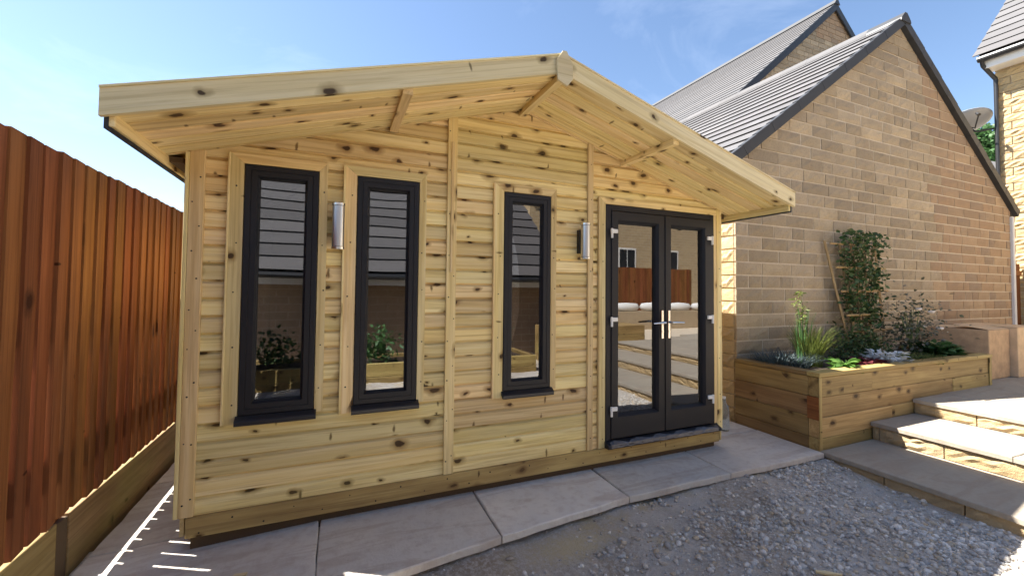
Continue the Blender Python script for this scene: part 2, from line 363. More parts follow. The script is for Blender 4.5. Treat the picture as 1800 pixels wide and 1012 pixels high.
M['leaf_silver'] = leafmat('silver_leaf', [(.55, .58, .58), (.68, .7, .7), (.78, .8, .8)], rough=.8)
M['leaf_olive'] = leafmat('olive_leaf', [(.08, .10, .02), (.13, .16, .035), (.17, .21, .05)])
M['leaf_rose'] = leafmat('rose_leaf', [(.05, .075, .045), (.09, .11, .075), (.18, .17, .12), (.24, .2, .15)])
M['petal'] = simple('pale_petal', (.8, .72, .66), .7)
M['stem'] = simple('plant_stem', (.12, .09, .04), .8)
M['stem_g'] = simple('green_stem', (.10, .16, .05), .7)
M['bark'] = simple('tree_bark', (.09, .065, .045), .9, bs=.8, bscale=20)

# ------------------------------------------------------------------ ground
def struct(o): o['kind'] = 'structure'; return o
struct(MB().add([(-400, -400, -.30), (400, -400, -.30), (400, 400, -.30), (-400, 400, -.30)], [(0, 1, 2, 3)]).build('ground', M['subbase']))
def gravel_h(x, y):
    return (-.172+.012*np.sin(x*2.1+1)*np.cos(y*1.7)+.008*np.sin(x*5.3+y*3.1)+.006*np.sin(x*11+2*y)*np.sin(y*9)
            + .050*np.clip(1-(-y-.50)/.45, 0, 1) + .012*np.exp(-((x-1.6)**2/.5+(y+.75)**2/.02)))
nx, ny = 110, 110
gx, gy = np.meshgrid(np.linspace(-1.4, 4.5, nx), np.linspace(-7.0, .3, ny))
gz = gravel_h(gx, gy)+rng.normal(0, .0022, gx.shape)
vv = np.stack([gx, gy, gz], -1).reshape(-1, 3); ii = np.arange(nx*ny).reshape(ny, nx)
ff = np.stack([ii[:-1, :-1], ii[:-1, 1:], ii[1:, 1:], ii[1:, :-1]], -1).reshape(-1, 4)
struct(raw_mesh('gravel_bed', vv, ff, M['subbase'], smooth=True))
# loose chippings
def stones(n, xr, yr, smin, smax, dens, name, label):
    base = []
    for k in range(6):
        p = rng.normal(0, 1, (14, 3)); p /= np.linalg.norm(p, axis=1)[:, None]; p *= rng.uniform(.75, 1.15, (14, 1)); base.append(p)
    import bmesh
    temps = []
    for p in base:
        bm = bmesh.new(); [bm.verts.new(q) for q in p]; bmesh.ops.convex_hull(bm, input=bm.verts)
        bmesh.ops.delete(bm, geom=[v for v in bm.verts if not v.link_faces], context='VERTS')
        bmesh.ops.triangulate(bm, faces=bm.faces); bm.verts.index_update()
        temps.append((np.array([v.co[:] for v in bm.verts]), np.array([[v.index for v in f.verts] for f in bm.faces]))); bm.free()
    V = []; F = []; off = 0; c = 0
    while c < n:
        x, y = rng.uniform(*xr), rng.uniform(*yr)
        if rng.random() > dens(x, y): continue
        tv, tf = temps[rng.integers(6)]
        s = smin*(smax/smin)**(rng.random()**2.6)
        a = rng.uniform(0, 6.28); R_ = np.array([[math.cos(a), -math.sin(a), 0], [math.sin(a), math.cos(a), 0], [0, 0, 1]])
        q = tv*np.array([s*rng.uniform(.8, 1.4), s*rng.uniform(.7, 1.1), s*rng.uniform(.5, .8)])@R_.T
        V.append(q+np.array([x, y, gravel_h(x, y)+s*.18])); F.append(tf+off); off += len(tv); c += 1
    o = raw_mesh(name, np.concatenate(V), np.concatenate(F), M['chips']); tag(o, label, 'gravel', kind='stuff'); return o
def gd(x, y):
    d = .18+.82/(1+math.exp(-((x-1.9)+1.1*(-y-1.0))*2.4))
    d *= .55+.45*math.sin(3.1*x+2*y)*math.cos(2.3*y-x)
    if y > -.75+.0*x and x < 3.4: d *= .22
    d *= .35+.65*(math.sin(1.9*x-3.7*y+.6)*math.sin(2.9*x+1.3*y) > -.25)
    return d
stones(26000, (.2, 4.16), (-2.45, -.40), .0035, .026, gd, 'gravel', 'loose grey crushed stone spread over bare earth before the paving')

stones(150, (.5, 4.1), (-2.3, -.55), .016, .036, lambda x, y: .5+.5*math.sin(2*x+3*y), 'rubble', 'larger pale broken stones scattered among the grey gravel')
# ------------------------------------------------------------------ paving beside and before the summerhouse
pav = struct(MB().box(-1.24, 4.14, -.28, 4.0, -.24, -.146).build('paving', M['soil']))
def slab_mesh(poly, z0, z1, mat, zf=None, jag=.006, name='paving_slab', seg=.12):
    pts = []
    for i in range(len(poly)):
        a, b = Vector(poly[i]), Vector(poly[(i+1) % len(poly)]); k = max(1, int((b-a).length/seg)); nrm = Vector((-(b-a).y, (b-a).x)).normalized()
        for j in range(k): pts.append(a.lerp(b, j/k)+(nrm*random.uniform(-jag, jag) if j else Vector((0, 0))))
    n = len(pts); c = Vector((sum(p.x for p in pts)/n, sum(p.y for p in pts)/n)); mb = MB(); e = .006
    inn = [p+(c-p).normalized()*e for p in pts]
    vs_ = [(p.x, p.y, z0) for p in pts]+[(p.x, p.y, z1-.006+random.uniform(-.002, .002)) for p in pts]+[(p.x, p.y, z1) for p in inn]
    fs = [tuple(range(n))[::-1], tuple(range(2*n, 3*n))]
    for r_ in (0, 1): fs += [(r_*n+i, r_*n+(i+1) % n, (r_+1)*n+(i+1) % n, (r_+1)*n+i) for i in range(n)]
    if zf: vs_ = [(p[0], p[1], p[2]+zf(p[0])) for p in vs_]
    mb.add(vs_, fs); return mb.mesh(name, mat)
def slab(parent, poly, z0, z1, mat, **k): return link('paving_slab', slab_mesh(poly, z0, z1, mat, **k), None, parent)
def fe(x): return -.63+.245*min(1, max(0, (x-.25)/1.75))**.8 - (.02*(x-2.6)/1.5 if x > 2.6 else 0)   # front edge of the strip
xs = [-1.228, -.06, .946, 1.96, 2.968, 4.138]
FE = {-.06: -.70, .946: -.562, 1.96: -.462, 2.968: -.462, 4.138: -.478}
zrise = lambda x: .045*min(1, max(0, (x+1.228)/1.168))
for a, b in zip(xs[:-1], xs[1:]):
    f0, f1 = (FE[a], FE[b]) if a > -.5 else (-1.6, -1.6)
    if a < -.5:
        slab(pav, [(a, -.61), (b-.004, -.61), (b-.004, .18), (a, .18)], -.145, -.10, M['slab'], zf=zrise)
        slab(pav, [(a, -1.22), (b-.004, -1.22), (b-.004, -.618), (a, -.618)], -.145, -.1015, M['slab'], zf=zrise)
    else:
        slab(pav, [(a+.004, f0), (b-.004, f1), (b-.004+.012, .18), (a+.004+.012, .18)], -.145, -.10+random.uniform(-.002, .002), M['slab'], zf=zrise)
for k in range(4):
    y0 = .188+k*.93; slab(pav, [(-1.228, y0), (-.62, y0), (-.62, y0+.92), (-1.228, y0+.92)], -.145, -.10, M['slab'], zf=zrise)
slab(pav, [(3.36, .19), (4.138, .19), (4.138, .9), (3.36, .9)], -.145, -.10, M['slab'], zf=zrise)

# ------------------------------------------------------------------ fence
fence = empty('garden_fence', (-1.26, .8, -.1), 'tall red brown stained vertical board fence on the left of the summerhouse', 'fence')
def child(o, p):
    o.parent = p; o.matrix_parent_inverse = Matrix.Translation(-p.location); return o
FX = -1.250; P_ = .117
def fboard(y0, z1):
    mb = MB(); zs = [.232+random.uniform(-.006, .004), .95, 1.3, z1]; ws = [.1025, .1025, .1165, .1165]; rows = []
    t0, t1 = random.uniform(-.001, .007), random.uniform(-.001, .002)
    for z, w in zip(zs, ws):
        rows.append([(FX-.014, y0, z), (FX+.002+t0, y0+.0015, z), (FX-.006+t1, y0+w, z), (FX-.016, y0+w, z)])
    vs_ = [p for r_ in rows for p in r_]; fs = [(3, 2, 1, 0), tuple(range(12, 16))]
    for i in range(3): fs += [(4*i+k, 4*i+(k+1) % 4, 4*i+4+(k+1) % 4, 4*i+4+k) for k in range(4)]
    return mb.add(vs_, fs).mesh('fence_board', M['fence'])
y = -5.2
posts = [-5.4, -3.56, -1.77, .03, 1.80, 3.58]
while y < 4.1:
    child(link('fence_board', fboard(y+random.uniform(-.0009, .0009), 2.056+random.uniform(-.004, .004))), fence); y += P_
for a, b in zip(posts, posts[1:]+[5.3]):
    g = MB().box(-1.300, -1.268, a+.055, b-.055, -.24, .200, .003).build('gravel_board', M['gravel_board']); child(g, fence)
    for z0, z1 in ((.40, .56), (1.13, 1.23), (1.82, 1.90)):
        child(MB().box(-1.33, -1.2675, a+.03, b-.03, z0, z1).build('rail', M['fence_rail']), fence)
for p in posts: child(MB().box(-1.40, -1.302, p-.045, p+.045, -.3, 2.03, .004).build('post', M['fence_rail']), fence)
for p in posts: child(MB().box(-1.301, -1.272, p-.05, p+.05, -.3, .19, .004).build('post_foot', M['dark_void']), fence)

# ------------------------------------------------------------------ summerhouse
CX, XL, XR, SLP, SZ = 1.30, -.773, 3.385, .295, 2.782      # centre, corners, roof slope, soffit apex
house = empty('timber_summerhouse', (CX, 1.5, -.1), 'new yellow pine summerhouse with shallow gable roof and dark framed windows and doors', 'summerhouse')
def part(mb_or_me, name, mat, parent=None, smooth=False):
    o = mb_or_me.build(name, mat, None, smooth) if isinstance(mb_or_me, MB) else link(name, mb_or_me, mat)
    p = parent or house
    o.parent = p
    if p.type == 'EMPTY': o.matrix_parent_inverse = Matrix.Translation(-p.location)
    return o
def soff(x): return SZ-SLP*abs(x-CX)
wins = [(-.504, -.106), (.124, .522), (1.157, 1.548)]; WZ0, WZ1 = .655, 2.133
DX0, DX1, DZ0, DZ1 = 2.069, 3.291, .125, 2.122
openings = [(a+.02, b-.02, WZ0-.03, WZ1-.02) for a, b in wins]+[(DX0+.02, DX1-.02, 0, DZ1-.02)]
sections = [(XL+.01, .745), (.755, 1.915), (1.925, XR-.01)]
PITCHB = .1025
def board(xa, xb, z0, gable):
    h = PITCHB; t = .024
    z0 = z0+.0; prof = [(t, z0+.007), (.0015, z0+.007), (0, z0+.0085), (0, z0+h-.017), (.007, z0+h-.011), (.016, z0+h-.004), (.021, z0+h+.010), (t, z0+h+.010)]
    lim = lambda z: (SZ+.05-z)/SLP
    e0 = (lambda p: max(xa, CX-lim(p[1]))) if gable else xa
    e1 = (lambda p: min(xb, CX+lim(p[1]))) if gable else xb
    return MB().prism(prof, e0, e1, 'x')
row = 0; z = .105
while z < SZ-.0:
    for (sa, sb) in sections:
        segs = [(sa, sb)]
        for (oa, ob, oz0, oz1) in openings:
            ov = min(z+PITCHB, oz1)-max(z, oz0)
            if ov > PITCHB*.5:
                ns_ = []
                for a, b in segs:
                    if ob <= a or oa >= b: ns_.append((a, b)); continue
                    if oa > a+.01: ns_.append((a, oa))
                    if ob < b-.01: ns_.append((ob, b))
                segs = ns_
        for a, b in segs:
            top = soff(min(max(CX, a), b))
            if z > top+.02: continue
            part(board(a, b, z+random.uniform(-.0012, .0012), z+PITCHB > soff(a) or z+PITCHB > soff(b)), 'wall_board', M['pine_x'])
    z += PITCHB
# other walls, floor, lining
mbw = MB().box(XL, XL+.02, .018, 3.0, 0, 2.2); part(mbw, 'side_wall', M['pine_y'])
part(MB().box(XR-.02, XR, .018, 3.0, 0, 2.2), 'side_wall', M['pine_y'])
part(MB().prism([(XL, 0), (XR, 0), (XR, 2.2), (CX, 2.78), (XL, 2.2)], 2.98, 3.0, 'y'), 'back_wall', M['pine_x'])
part(MB().box(XL+.02, XR-.02, .03, 2.98, .06, .1), 'floor', M['lining'])
part(MB().box(XL+.022, XL+.05, .03, 2.978, .1, 2.2), 'lining', M['lining']); part(MB().box(XR-.05, XR-.022, .03, 2.978, .1, 2.2), 'lining', M['lining'])
part(MB().box(XL+.05, XR-.05, 2.94, 2.975, .1, 2.75), 'lining', M['lining'])
for k in range(5): part(MB().box(XL+.05+k*1.0, XL+.12+k*1.0, .10, 3.0, -.099, .058), 'bearer', M['dark_void'])
part(MB().box(XL+.05, XR-.045, .022, .05, -.098, -.003, .004), 'bearer', M['dark_void'])  # front bearer, coloured dark as the shade below the skirting board
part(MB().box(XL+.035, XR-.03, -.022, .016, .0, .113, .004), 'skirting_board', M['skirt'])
# trims
part(MB().box(XL, XL+.072, -.024, -.001, .117, soff(XL)+.02, .003), 'corner_trim', M['pine_z'])
part(MB().box(XL-.022, XL-.001, -.024, .06, .117, soff(XL)+.0, .003), 'corner_trim', M['pine_z'])
part(MB().box(XR-.052, XR+.012, -.024, -.001, .117, soff(XR)+.02, .003), 'corner_trim', M['pine_z'])
part(MB().box(XR+.001, XR+.022, -.001, .06, .0, soff(XR)+.0, .003), 'corner_trim', M['pine_z'])
def batten(a, b, z0): return MB().prism([(a, z0), (b, z0), (b, soff(b)+.02), (a, soff(a)+.02)], -.021, -.001, 'y')
part(batten(.722, .790, .117), 'cover_batten', M['pine_z']); part(batten(1.896, 1.944, .117), 'cover_batten', M['pine_z'])
part(MB().box(.7455, .7665, -.030, -.0215, 1.52, 2.45, .002), 'cover_strip', M['pine_z'])
# windows
def rect_frame(mb, x0, x1, z0, z1, w, prof):
    """mitred frame; prof = list of (inset from outer edge, y) going front outer -> inner"""
    rings = []
    for d, yy in prof: rings.append([(x0+d, yy, z0+d), (x1-d, yy, z0+d), (x1-d, yy, z1-d), (x0+d, yy, z1-d)])
    vs_ = [p for r_ in rings for p in r_]; n = len(rings)
    fs = [(4*i+k, 4*i+(k+1) % 4, 4*((i+1) % n)+(k+1) % 4, 4*((i+1) % n)+k) for i in range(n) for k in range(4)]
    return mb.add(vs_, fs)
for wi, (a, b) in enumerate(wins):
    fr = part(rect_frame(MB(), a, b, WZ0, WZ1, .07, [(0, .05), (0, -.024), (.003, -.027), (.0305, -.027), (.0315, -.026), (.0318, -.018), (.0318, .05)]), 'window', M['upvc'])
    o = rect_frame(MB(), a+.032, b-.032, WZ0+.032, WZ1-.032, .045, [(0, .045), (0, -.0235), (.002, -.0255), (.031, -.0255), (.041, -.006), (.043, .02), (.043, .045)]).build('sash', M['upvc']); o.parent = fr; o.matrix_parent_inverse = Matrix()
    for o in (MB().box(a+.070, b-.070, .010, .014, WZ0+.070, WZ1-.070).build('pane', M['glass']),
              rect_frame(MB(), a+.073, b-.073, WZ0+.073, WZ1-.073, .004, [(0, .009), (0, .004), (.006, .007), (.006, .009)]).build('gasket', M['gasket']),
              MB().prism([(-.062, WZ0-.052), (-.066, WZ0-.046), (-.066, WZ0-.028), (-.060, WZ0-.022), (-.0275, WZ0-.003), (.02, WZ0-.003), (.02, WZ0-.03), (-.0265, WZ0-.03), (-.05, WZ0-.052)], a-.012, b+.016, 'x').build('sill', M['upvc_sill'])):
        o.parent = fr
    # architraves
    al, ar = .074, .052
    part(MB().prism([(a-al, WZ0-.05), (a-.004, WZ0-.05), (a-.004, WZ1+.004), (a-al, WZ1+.062)], -.021, -.001, 'y'), 'architrave', M['pine_z'])
    part(MB().prism([(b+.004, WZ0-.02), (b+ar, WZ0-.02), (b+ar, WZ1+.062), (b+.004, WZ1+.004)], -.021, -.001, 'y'), 'architrave', M['pine_z'])
    part(MB().prism([(a-.0035, WZ1+.0045), (b+.0035, WZ1+.0045), (b+ar-.0005, WZ1+.0625), (a-al+.0005, WZ1+.0625)], -.0212, -.001, 'y'), 'architrave', M['pine_x'])
    part(MB().box(a-al-.012, a-al-.0005, -.027, -.001, WZ0-.05, WZ1+.062, .002), 'architrave_bead', M['pine_z'])
# door
df = part(MB().add([], []), 'door_frame', M['upvc']) if False else None
dfr = MB()
dfr.box(DX0, DX0+.048, -.026, .05, .172, DZ1, .003); dfr.box(DX1-.048, DX1, -.026, .05, .172, DZ1, .003); dfr.box(DX0+.048, DX1-.048, -.0255, .05, DZ1-.048, DZ1-.0005, .003)
dfo = part(dfr, 'door_frame', M['upvc'])
o = MB().prism([(-.075, .118), (-.078, .124), (-.078, .142), (-.072, .148), (-.02, .171), (.05, .171), (.05, .118)], DX0-.008, DX1+.03, 'x').build('threshold', M['upvc_sill']); o.parent = dfo
# crumpled protective film left on the threshold
fm = MB(); nseg = 46; vs_ = []
for i in range(nseg+1):
    x = DX0+.02+(DX1-DX0-.03)*i/nseg; j = random.uniform(-.003, .004); w = .016+.012*math.sin(i*.7)+random.uniform(0, .012)
    vs_ += [(x, -.0795-abs(j), .128+random.uniform(-.004, .006)), (x, -.0745+j*.3, .1505+random.uniform(0, .006)), (x, -.0745+w, .152+w*.45+random.uniform(0.001, .006))]
fm.add(vs_, [(3*i+k, 3*i+k+1, 3*i+k+4, 3*i+k+3) for i in range(nseg) for k in (0, 1)])
o = fm.build('protective_film', M['film']); o.parent = dfo
DM = 2.690
def leaf(x0, x1, hinge_left):
    z0, z1 = .182, DZ1-.052
    w = .088
    prof = [(0, .04), (0, -.030), (.004, -.034), (w-.022, -.034), (w-.006, -.012), (w, .01), (w, .04)]
    rings = []
    for d, yy in prof:
        db = d*(.175/w)
        rings.append([(x0+d, yy, z0+db), (x1-d, yy, z0+db), (x1-d, yy, z1-d*1.12), (x0+d, yy, z1-d*1.12)])
    # keep the bottom rail flat: only the last rings bevel
    for i, (d, yy) in enumerate(prof):
        bz = {0: 0, 1: 0, 2: .004, 3: .192-.022, 4: .192-.006, 5: .192, 6: .192}[i]
        for k in (0, 1): rings[i][k] = (rings[i][k][0], yy, z0+bz)
    vs_ = [p for r_ in rings for p in r_]; n = len(rings)
    lf = part(MB().add(vs_, [(4*i+k, 4*i+(k+1) % 4, 4*((i+1) % n)+(k+1) % 4, 4*((i+1) % n)+k) for i in range(n) for k in range(4)]), 'door_leaf', M['upvc'])
    MBp = MB().box(x0+w-.004, x1-w+.004, .012, .016, z0+.186, z1-w*1.12+.004).build('pane', M['glass']); MBp.parent = lf
    g = rect_frame(MB(), x0+w-.003, x1-w+.003, z0+.189, z1-w*1.12+.003, .004, [(0, .011), (0, .006), (.006, .009), (.006, .011)]).build('gasket', M['gasket']); g.parent = lf
    # handle: backplate and lever
    hx = (x1-.036) if hinge_left else (x0+.036); s = -1 if hinge_left else 1
    hb = MB(); hb.box(hx-.014, hx+.014, -.046, -.0345, .985, 1.235, .004); hb.tube([(hx, -.046, 1.128), (hx, -.078, 1.128)], .010, 10)
    hb.tube([(hx, -.080, 1.128), (hx+s*.03, -.084, 1.128), (hx+s*.135, -.082, 1.124)], [.0115, .010, .008], 10)
    hb.tube([(hx, -.0465, 1.045), (hx, -.050, 1.045)], .009, 12)
    hb.build('handle', M['chrome'], lf)
    ex = x0 if hinge_left else x1
    for hz in (.415, 1.15, 1.885):
        h = MB(); sx = 1 if hinge_left else -1
        h.box(min(ex-.016*sx, ex+.052*sx), max(ex-.016*sx, ex+.052*sx), -.052, -.0345, hz-.004, hz+.030, .004)
        h.tube([(ex-.008*sx, -.048, hz-.045), (ex-.008*sx, -.048, hz+.034)], .010, 10)
        h.build('hinge', M['white_pl'], lf)
    return lf
leaf(DX0+.050, DM-.002, True); leaf(DM+.002, DX1-.050, False)
st = MB().box(DM-.0, DM+.0175, -.041, -.0345, .19, DZ1-.06, .002).build('meeting_strip', M['upvc']); st.parent = dfo
part(MB().prism([(DX0-.060, .117), (DX0-.004, .117), (DX0-.004, DZ1+.004), (DX0-.060, DZ1+.055)], -.021, -.001, 'y'), 'architrave', M['pine_z'])
part(MB().box(DX0-.072, DX0-.0605, -.027, -.001, .117, DZ1+.055, .002), 'architrave_bead', M['pine_z'])
part(MB().box(DX1+.004, XR-.0525, -.021, -.001, .175, DZ1+.004, .002), 'architrave', M['pine_z'])
part(MB().prism([(DX0-.0035, DZ1+.0045), (XR-.053, DZ1+.0045), (XR-.053, DZ1+.0555), (DX0-.0595, DZ1+.0555)], -.0212, -.001, 'y'), 'architrave', M['pine_x'])
# roof
RY0, RY1, RXL, RXR = -.612, 3.2, -.915, 3.515
roof = empty('roof_anchor'); D.objects.remove(roof)
def slope_prism(xa, xb, off0, off1, y0, y1):
    return MB().prism([(xa, soff(xa)+off0), (xb, soff(xb)+off0), (xb, soff(xb)+off1), (xa, soff(xa)+off1)], y0, y1, 'y')
deckL = part(slope_prism(RXL, CX, .014, .04, RY0, RY1).add(*[[], []]), 'roof', M['pine_x'])
deckR = part(slope_prism(CX, RXR, .014, .04, RY0, RY1), 'roof', M['pine_x'])
for dk, (xa, xb) in ((deckL, (RXL+.012, CX-.001)), (deckR, (CX+.001, RXR-.012))):
    yb = RY0+.004
    while yb < -.01:
        w = .1185
        y1 = min(yb+w-.004, .012)
        def pr_board(xa, xb, y0, y1):
            mb = MB(); vs_ = []
            for x in (xa, xb):
                s_ = soff(x)
                vs_ += [(x, y0, s_+.0135), (x, y0, s_+.003), (x, y0+.003, s_), (x, y1-.016, s_), (x, y1-.008, s_+.009), (x, y1-.006, s_+.0135)]
            return mb.add(vs_, [tuple(range(6))[::-1], tuple(range(6, 12))]+[(i, (i+1) % 6, 6+(i+1) % 6, 6+i) for i in range(6)])
        ob = pr_board(xa, xb, yb, y1).build('soffit_board', M['soffit_l'] if dk is deckL else M['soffit_r']); ob.parent = dk
        yb += w
    f = slope_prism(xa-.03 if xa < 0 else CX-.0, xb if xa < 0 else xb+.03, .041, .047, RY0, RY1+.03).build('felt', M['felt']); f.parent = dk
def barge(xa, xb, dk):
    xs_ = [xa+(xb-xa)*i/8 for i in range(9)]
    mb = MB().prism([(x, soff(x)-.008) for x in xs_]+[(x, soff(x)+.108) for x in xs_[::-1]], RY0-.024, RY0-.001, 'y')
    o = mb.build('barge_board', M['barge_l'] if dk is deckL else M['barge_r']); o.parent = dk
    o = MB().prism([(xa, soff(xa)+.109), (xb, soff(xb)+.109), (xb, soff(xb)+.119), (xa, soff(xa)+.119)], RY0-.030, RY0+.05, 'y').build('drip_edge', M['barge_l'] if dk is deckL else M['barge_r']); o.parent = dk
barge(RXL-.012, CX-.001, deckL); barge(CX+.001, RXR+.012, deckR)
for dk, xe, s in ((deckL, RXL, 1), (deckR, RXR, -1)):
    x0, x1 = sorted((xe+s*.012, xe+s*.034)); z0 = soff(xe)
    o = MB().box(x0, x1, RY0+.002, RY1, z0-.045, z0+.012, .002).build('eave_board', M['pine_y']); o.parent = dk
    x0, x1 = sorted((xe-s*.004, xe+s*.0115))
    o = MB().box(x0, x1, RY0+.002, RY1, z0-.048, z0+.013).box(*sorted((xe-s*.004, xe+s*.022)), RY0+.002, RY1, z0-.0545, z0-.0481).build('felt_edge', M['felt']); o.parent = dk
    o = MB().box(*sorted((xe+s*.036, xe+s*.10)), .02, RY1-.2, z0-.02, z0+.012).build('wall_plate', M['dark_void']); o.parent = dk
for px in (CX, .345, 2.255):
    w = .026; zz = soff(px)
    mb = MB(); lo = zz-.036 if px != CX else zz-.05
    poly = [(px-w, lo+.0*w), (px+w, lo), (px+w, soff(px+w)+.002), (px-w, soff(px-w)+.002)] if px != CX else [(px-w, lo), (px+w, lo), (px+w, soff(px+w)+.002), (px, zz+.002), (px-w, soff(px-w)+.002)]
    part(mb.prism(poly, RY0+.002, -.0005, 'y'), 'purlin', M['pine_y'])
# diamond finial
part(MB().prism([(CX-.055, 2.80), (CX-.048, 2.715), (CX+.018, 2.685), (CX+.058, 2.735), (CX+.056, 2.83), (CX+.012, 2.905), (CX-.014, 2.905), (CX-.055, 2.845)], RY0-.045, RY0-.031, 'y'), 'finial', M['pine_pale_x'])

# nail heads on the trims
nb = MB()
def nail(x, y_, z): nb.tube([(x, y_+.002, z), (x, y_-.0012, z)], random.uniform(.0035, .0055), 7)
for x, z0, z1 in ((XL+.02, .2, 2.1), (XL+.052, .22, 2.1), (.738, .2, 2.6), (.775, .25, 1.5), (1.921, .2, 2.55), (DX0-.03, .2, 2.1), (XR-.02, .2, 2.1)):
    z = z0
    while z < z1: nail(x+random.uniform(-.004, .004), -.0245 if (x < -.7 or x > 3.3) else -.0215, z+random.uniform(-.02, .02)); z += random.uniform(.22, .34)
for a, b in wins:
    for x in (a-.04, b+.03):
        for k in range(5): nail(x+random.uniform(-.01, .01), -.0215, WZ0+.1+k*.31+random.uniform(-.04, .04))
for k in range(26): nail(XL+.1+k*.158, -.0225, .03+.055*(k % 2)+random.uniform(-.006, .006))
tag(part(nb, 'nail_heads', M['gasket']), kind='stuff')
# wall lights
def wall_light(x, z0, z1, label):
    r_ = empty('wall_light', (x, -.02, (z0+z1)/2), label, 'wall light', 'wall lights on the summerhouse front')
    def ad(mb, n, mt, sm=False):
        o = mb.build(n, mt, None, sm); o.parent = r_; o.matrix_parent_inverse = Matrix.Translation(-r_.location)
    ad(MB().box(x-.030, x+.030, -.045, -.001, z0+.05, z1-.05, .003), 'back_plate', M['black_pl'])
    ad(MB().lathe([(0, z0+.02), (.036, z0+.02), (.036, z1-.02), (0, z1-.02)], (x, -.082, 0), 32), 'body', M['steel'], False)
    for za, zb in ((z0, z0+.0195), (z1-.0195, z1)):
        ad(MB().lathe([(0, za), (.033, za), (.039, za+.003), (.039, zb-.003), (.033, zb), (0, zb)], (x, -.082, 0), 32), 'end_cap', M['chrome'])
wall_light(.012, 1.642, 1.935, 'steel cylinder wall light between the two left windows')
wall_light(1.828, 1.648, 1.938, 'steel cylinder wall light beside the glazed double doors')

# ------------------------------------------------------------------ stone garage
GY = .462; GXL, GXR, GEZ, GAX, GAZ = 4.185, 11.10, 2.90, 7.635, 5.36
gar = empty('stone_garage', (GAX, 2.5, -.2), 'single storey stone building with steep gable and grey tiled roof behind the raised bed', 'building')
def gpart(mb, name, mat, parent=None):
    o = mb.build(name, mat); o.parent = parent or gar
    if parent is None: o.matrix_parent_inverse = Matrix.Translation(-gar.location)
    return o
GS = (GAZ-GEZ)/(GAX-GXL)
def gtop(x): return GAZ-GS*abs(x-GAX)
wall = gpart(MB().prism([(GXL+.012, -.25), (GXR, -.25), (GXR, gtop(GXR)), (GAX, GAZ), (GXL+.012, gtop(GXL+.012))], GY-.0015, GY+.10, 'y'), 'wall', M['mortar'])
gpart(MB().prism([(GXL+.2, 2.9), (GXR-.2, 2.9), (GAX, GAZ-.1)], 4.7, 4.9, 'y'), 'inner_wall', M['mortar'])
swall = gpart(MB().box(GXL+.012, GXL+.1, GY+.1001, 5.0, -.25, GEZ-.02), 'side_wall', M['mortar'])
gpart(MB().box(GXR-.1, GXR-.001, GY+.1001, 5.0, -.25, GEZ-.02), 'side_wall', M['mortar'])
def rock_mesh(l, h, d=.02, nx_=6, nz_=3, amp=.006, name='brick'):
    """pitched-face block, face in -y, local origin at lower-left front of the joint plane"""
    mb = MB(); g = []
    vs_ = []
    for j in range(nz_+1):
        for i in range(nx_+1):
            edge = i in (0, nx_) or j in (0, nz_)
            yy = -.006+random.uniform(-.002, .002) if edge else -.014+random.uniform(-amp, amp)
            vs_.append((l*i/nx_, yy, h*j/nz_))
    fs = [(j*(nx_+1)+i, j*(nx_+1)+i+1, (j+1)*(nx_+1)+i+1, (j+1)*(nx_+1)+i) for j in range(nz_) for i in range(nx_)]
    b = len(vs_); per = [i for i in range(nx_+1)]+[j*(nx_+1)+nx_ for j in range(1, nz_+1)]+[nz_*(nx_+1)+i for i in range(nx_-1, -1, -1)]+[j*(nx_+1) for j in range(nz_-1, 0, -1)]
    for k in per: vs_.append((vs_[k][0], d, vs_[k][2]))
    n = len(per); fs += [(per[k], b+k, b+(k+1) % n, per[(k+1) % n]) for k in range(n)]
    return mb.add(vs_, fs)
CH, MJ = .150, .017
lens_ = [.215, .33, .40, .44, .52]
var = {l: [rock_mesh(l-MJ, CH-MJ).mesh('brick', M['brick']) for _ in range(4)] for l in lens_}
def pxsize(p):
    v = Vector(p)-CAMP; d = v.dot(fwd); return (abs(v.y)/max(d, .1))/max(d, .1)
bricks = []; zc = -.2; k = 0
while zc < GAZ:
    x = GXL-(0 if k % 2 else .0)+0; first = True
    while x < GXR:
        l = (.215 if k % 2 else .44) if first else random.choice(lens_); first = False
        bricks.append((x, zc, l)); x += l
    zc += CH; k += 1
def clip(poly, fn):
    out_ = []
    for i in range(len(poly)):
        a, b = poly[i], poly[(i+1) % len(poly)]; da, db = fn(a), fn(b)
        if da >= 0: out_.append(a)
        if da*db < 0: t = da/(da-db); out_.append((a[0]+(b[0]-a[0])*t, a[1]+(b[1]-a[1])*t))
    return out_
full = []; rest = MB()
for (x, z, l) in bricks:
    h = CH-MJ; P4 = [(x, z), (min(x+l-MJ, GXR), z), (min(x+l-MJ, GXR), z+h), (x, z+h)]
    c = clip(clip(P4, lambda p: GAZ-.02-GS*(p[0]-GAX)-p[1]), lambda p: GAZ-.02+GS*(p[0]-GAX)-p[1])
    if len(c) < 3 or z < -.06+.0: 
        if len(c) < 3: continue
    whole = len(c) == 4 and c == P4 and x+l-MJ <= GXR
    full.append((x, z, l, c, whole))
vis = sorted([b for b in full if b[1] > .5], key=lambda b: -pxsize((b[0]+.15, GY, b[1])))
keep = set(id(b) for b in vis[:296])
for b in full:
    x, z, l, c, whole = b
    jit = random.uniform(-.004, .002)
    if id(b) in keep:
        me = random.choice(var[l]) if whole else MB().prism(c, GY-.011, GY+.02, 'y').mesh('brick', M['brick'])
        o = link('brick', me, None, wall, (x, GY+jit, z) if whole else (0, jit, 0))
    else:
        if whole:
            r_ = rock_mesh(l-MJ, CH-MJ, nx_=3, nz_=2); rest.add([(p[0]+x, p[1]+GY, p[2]+z) for p in r_.v], r_.f)
        else: rest.prism(c, GY-.011, GY+.02, 'y')
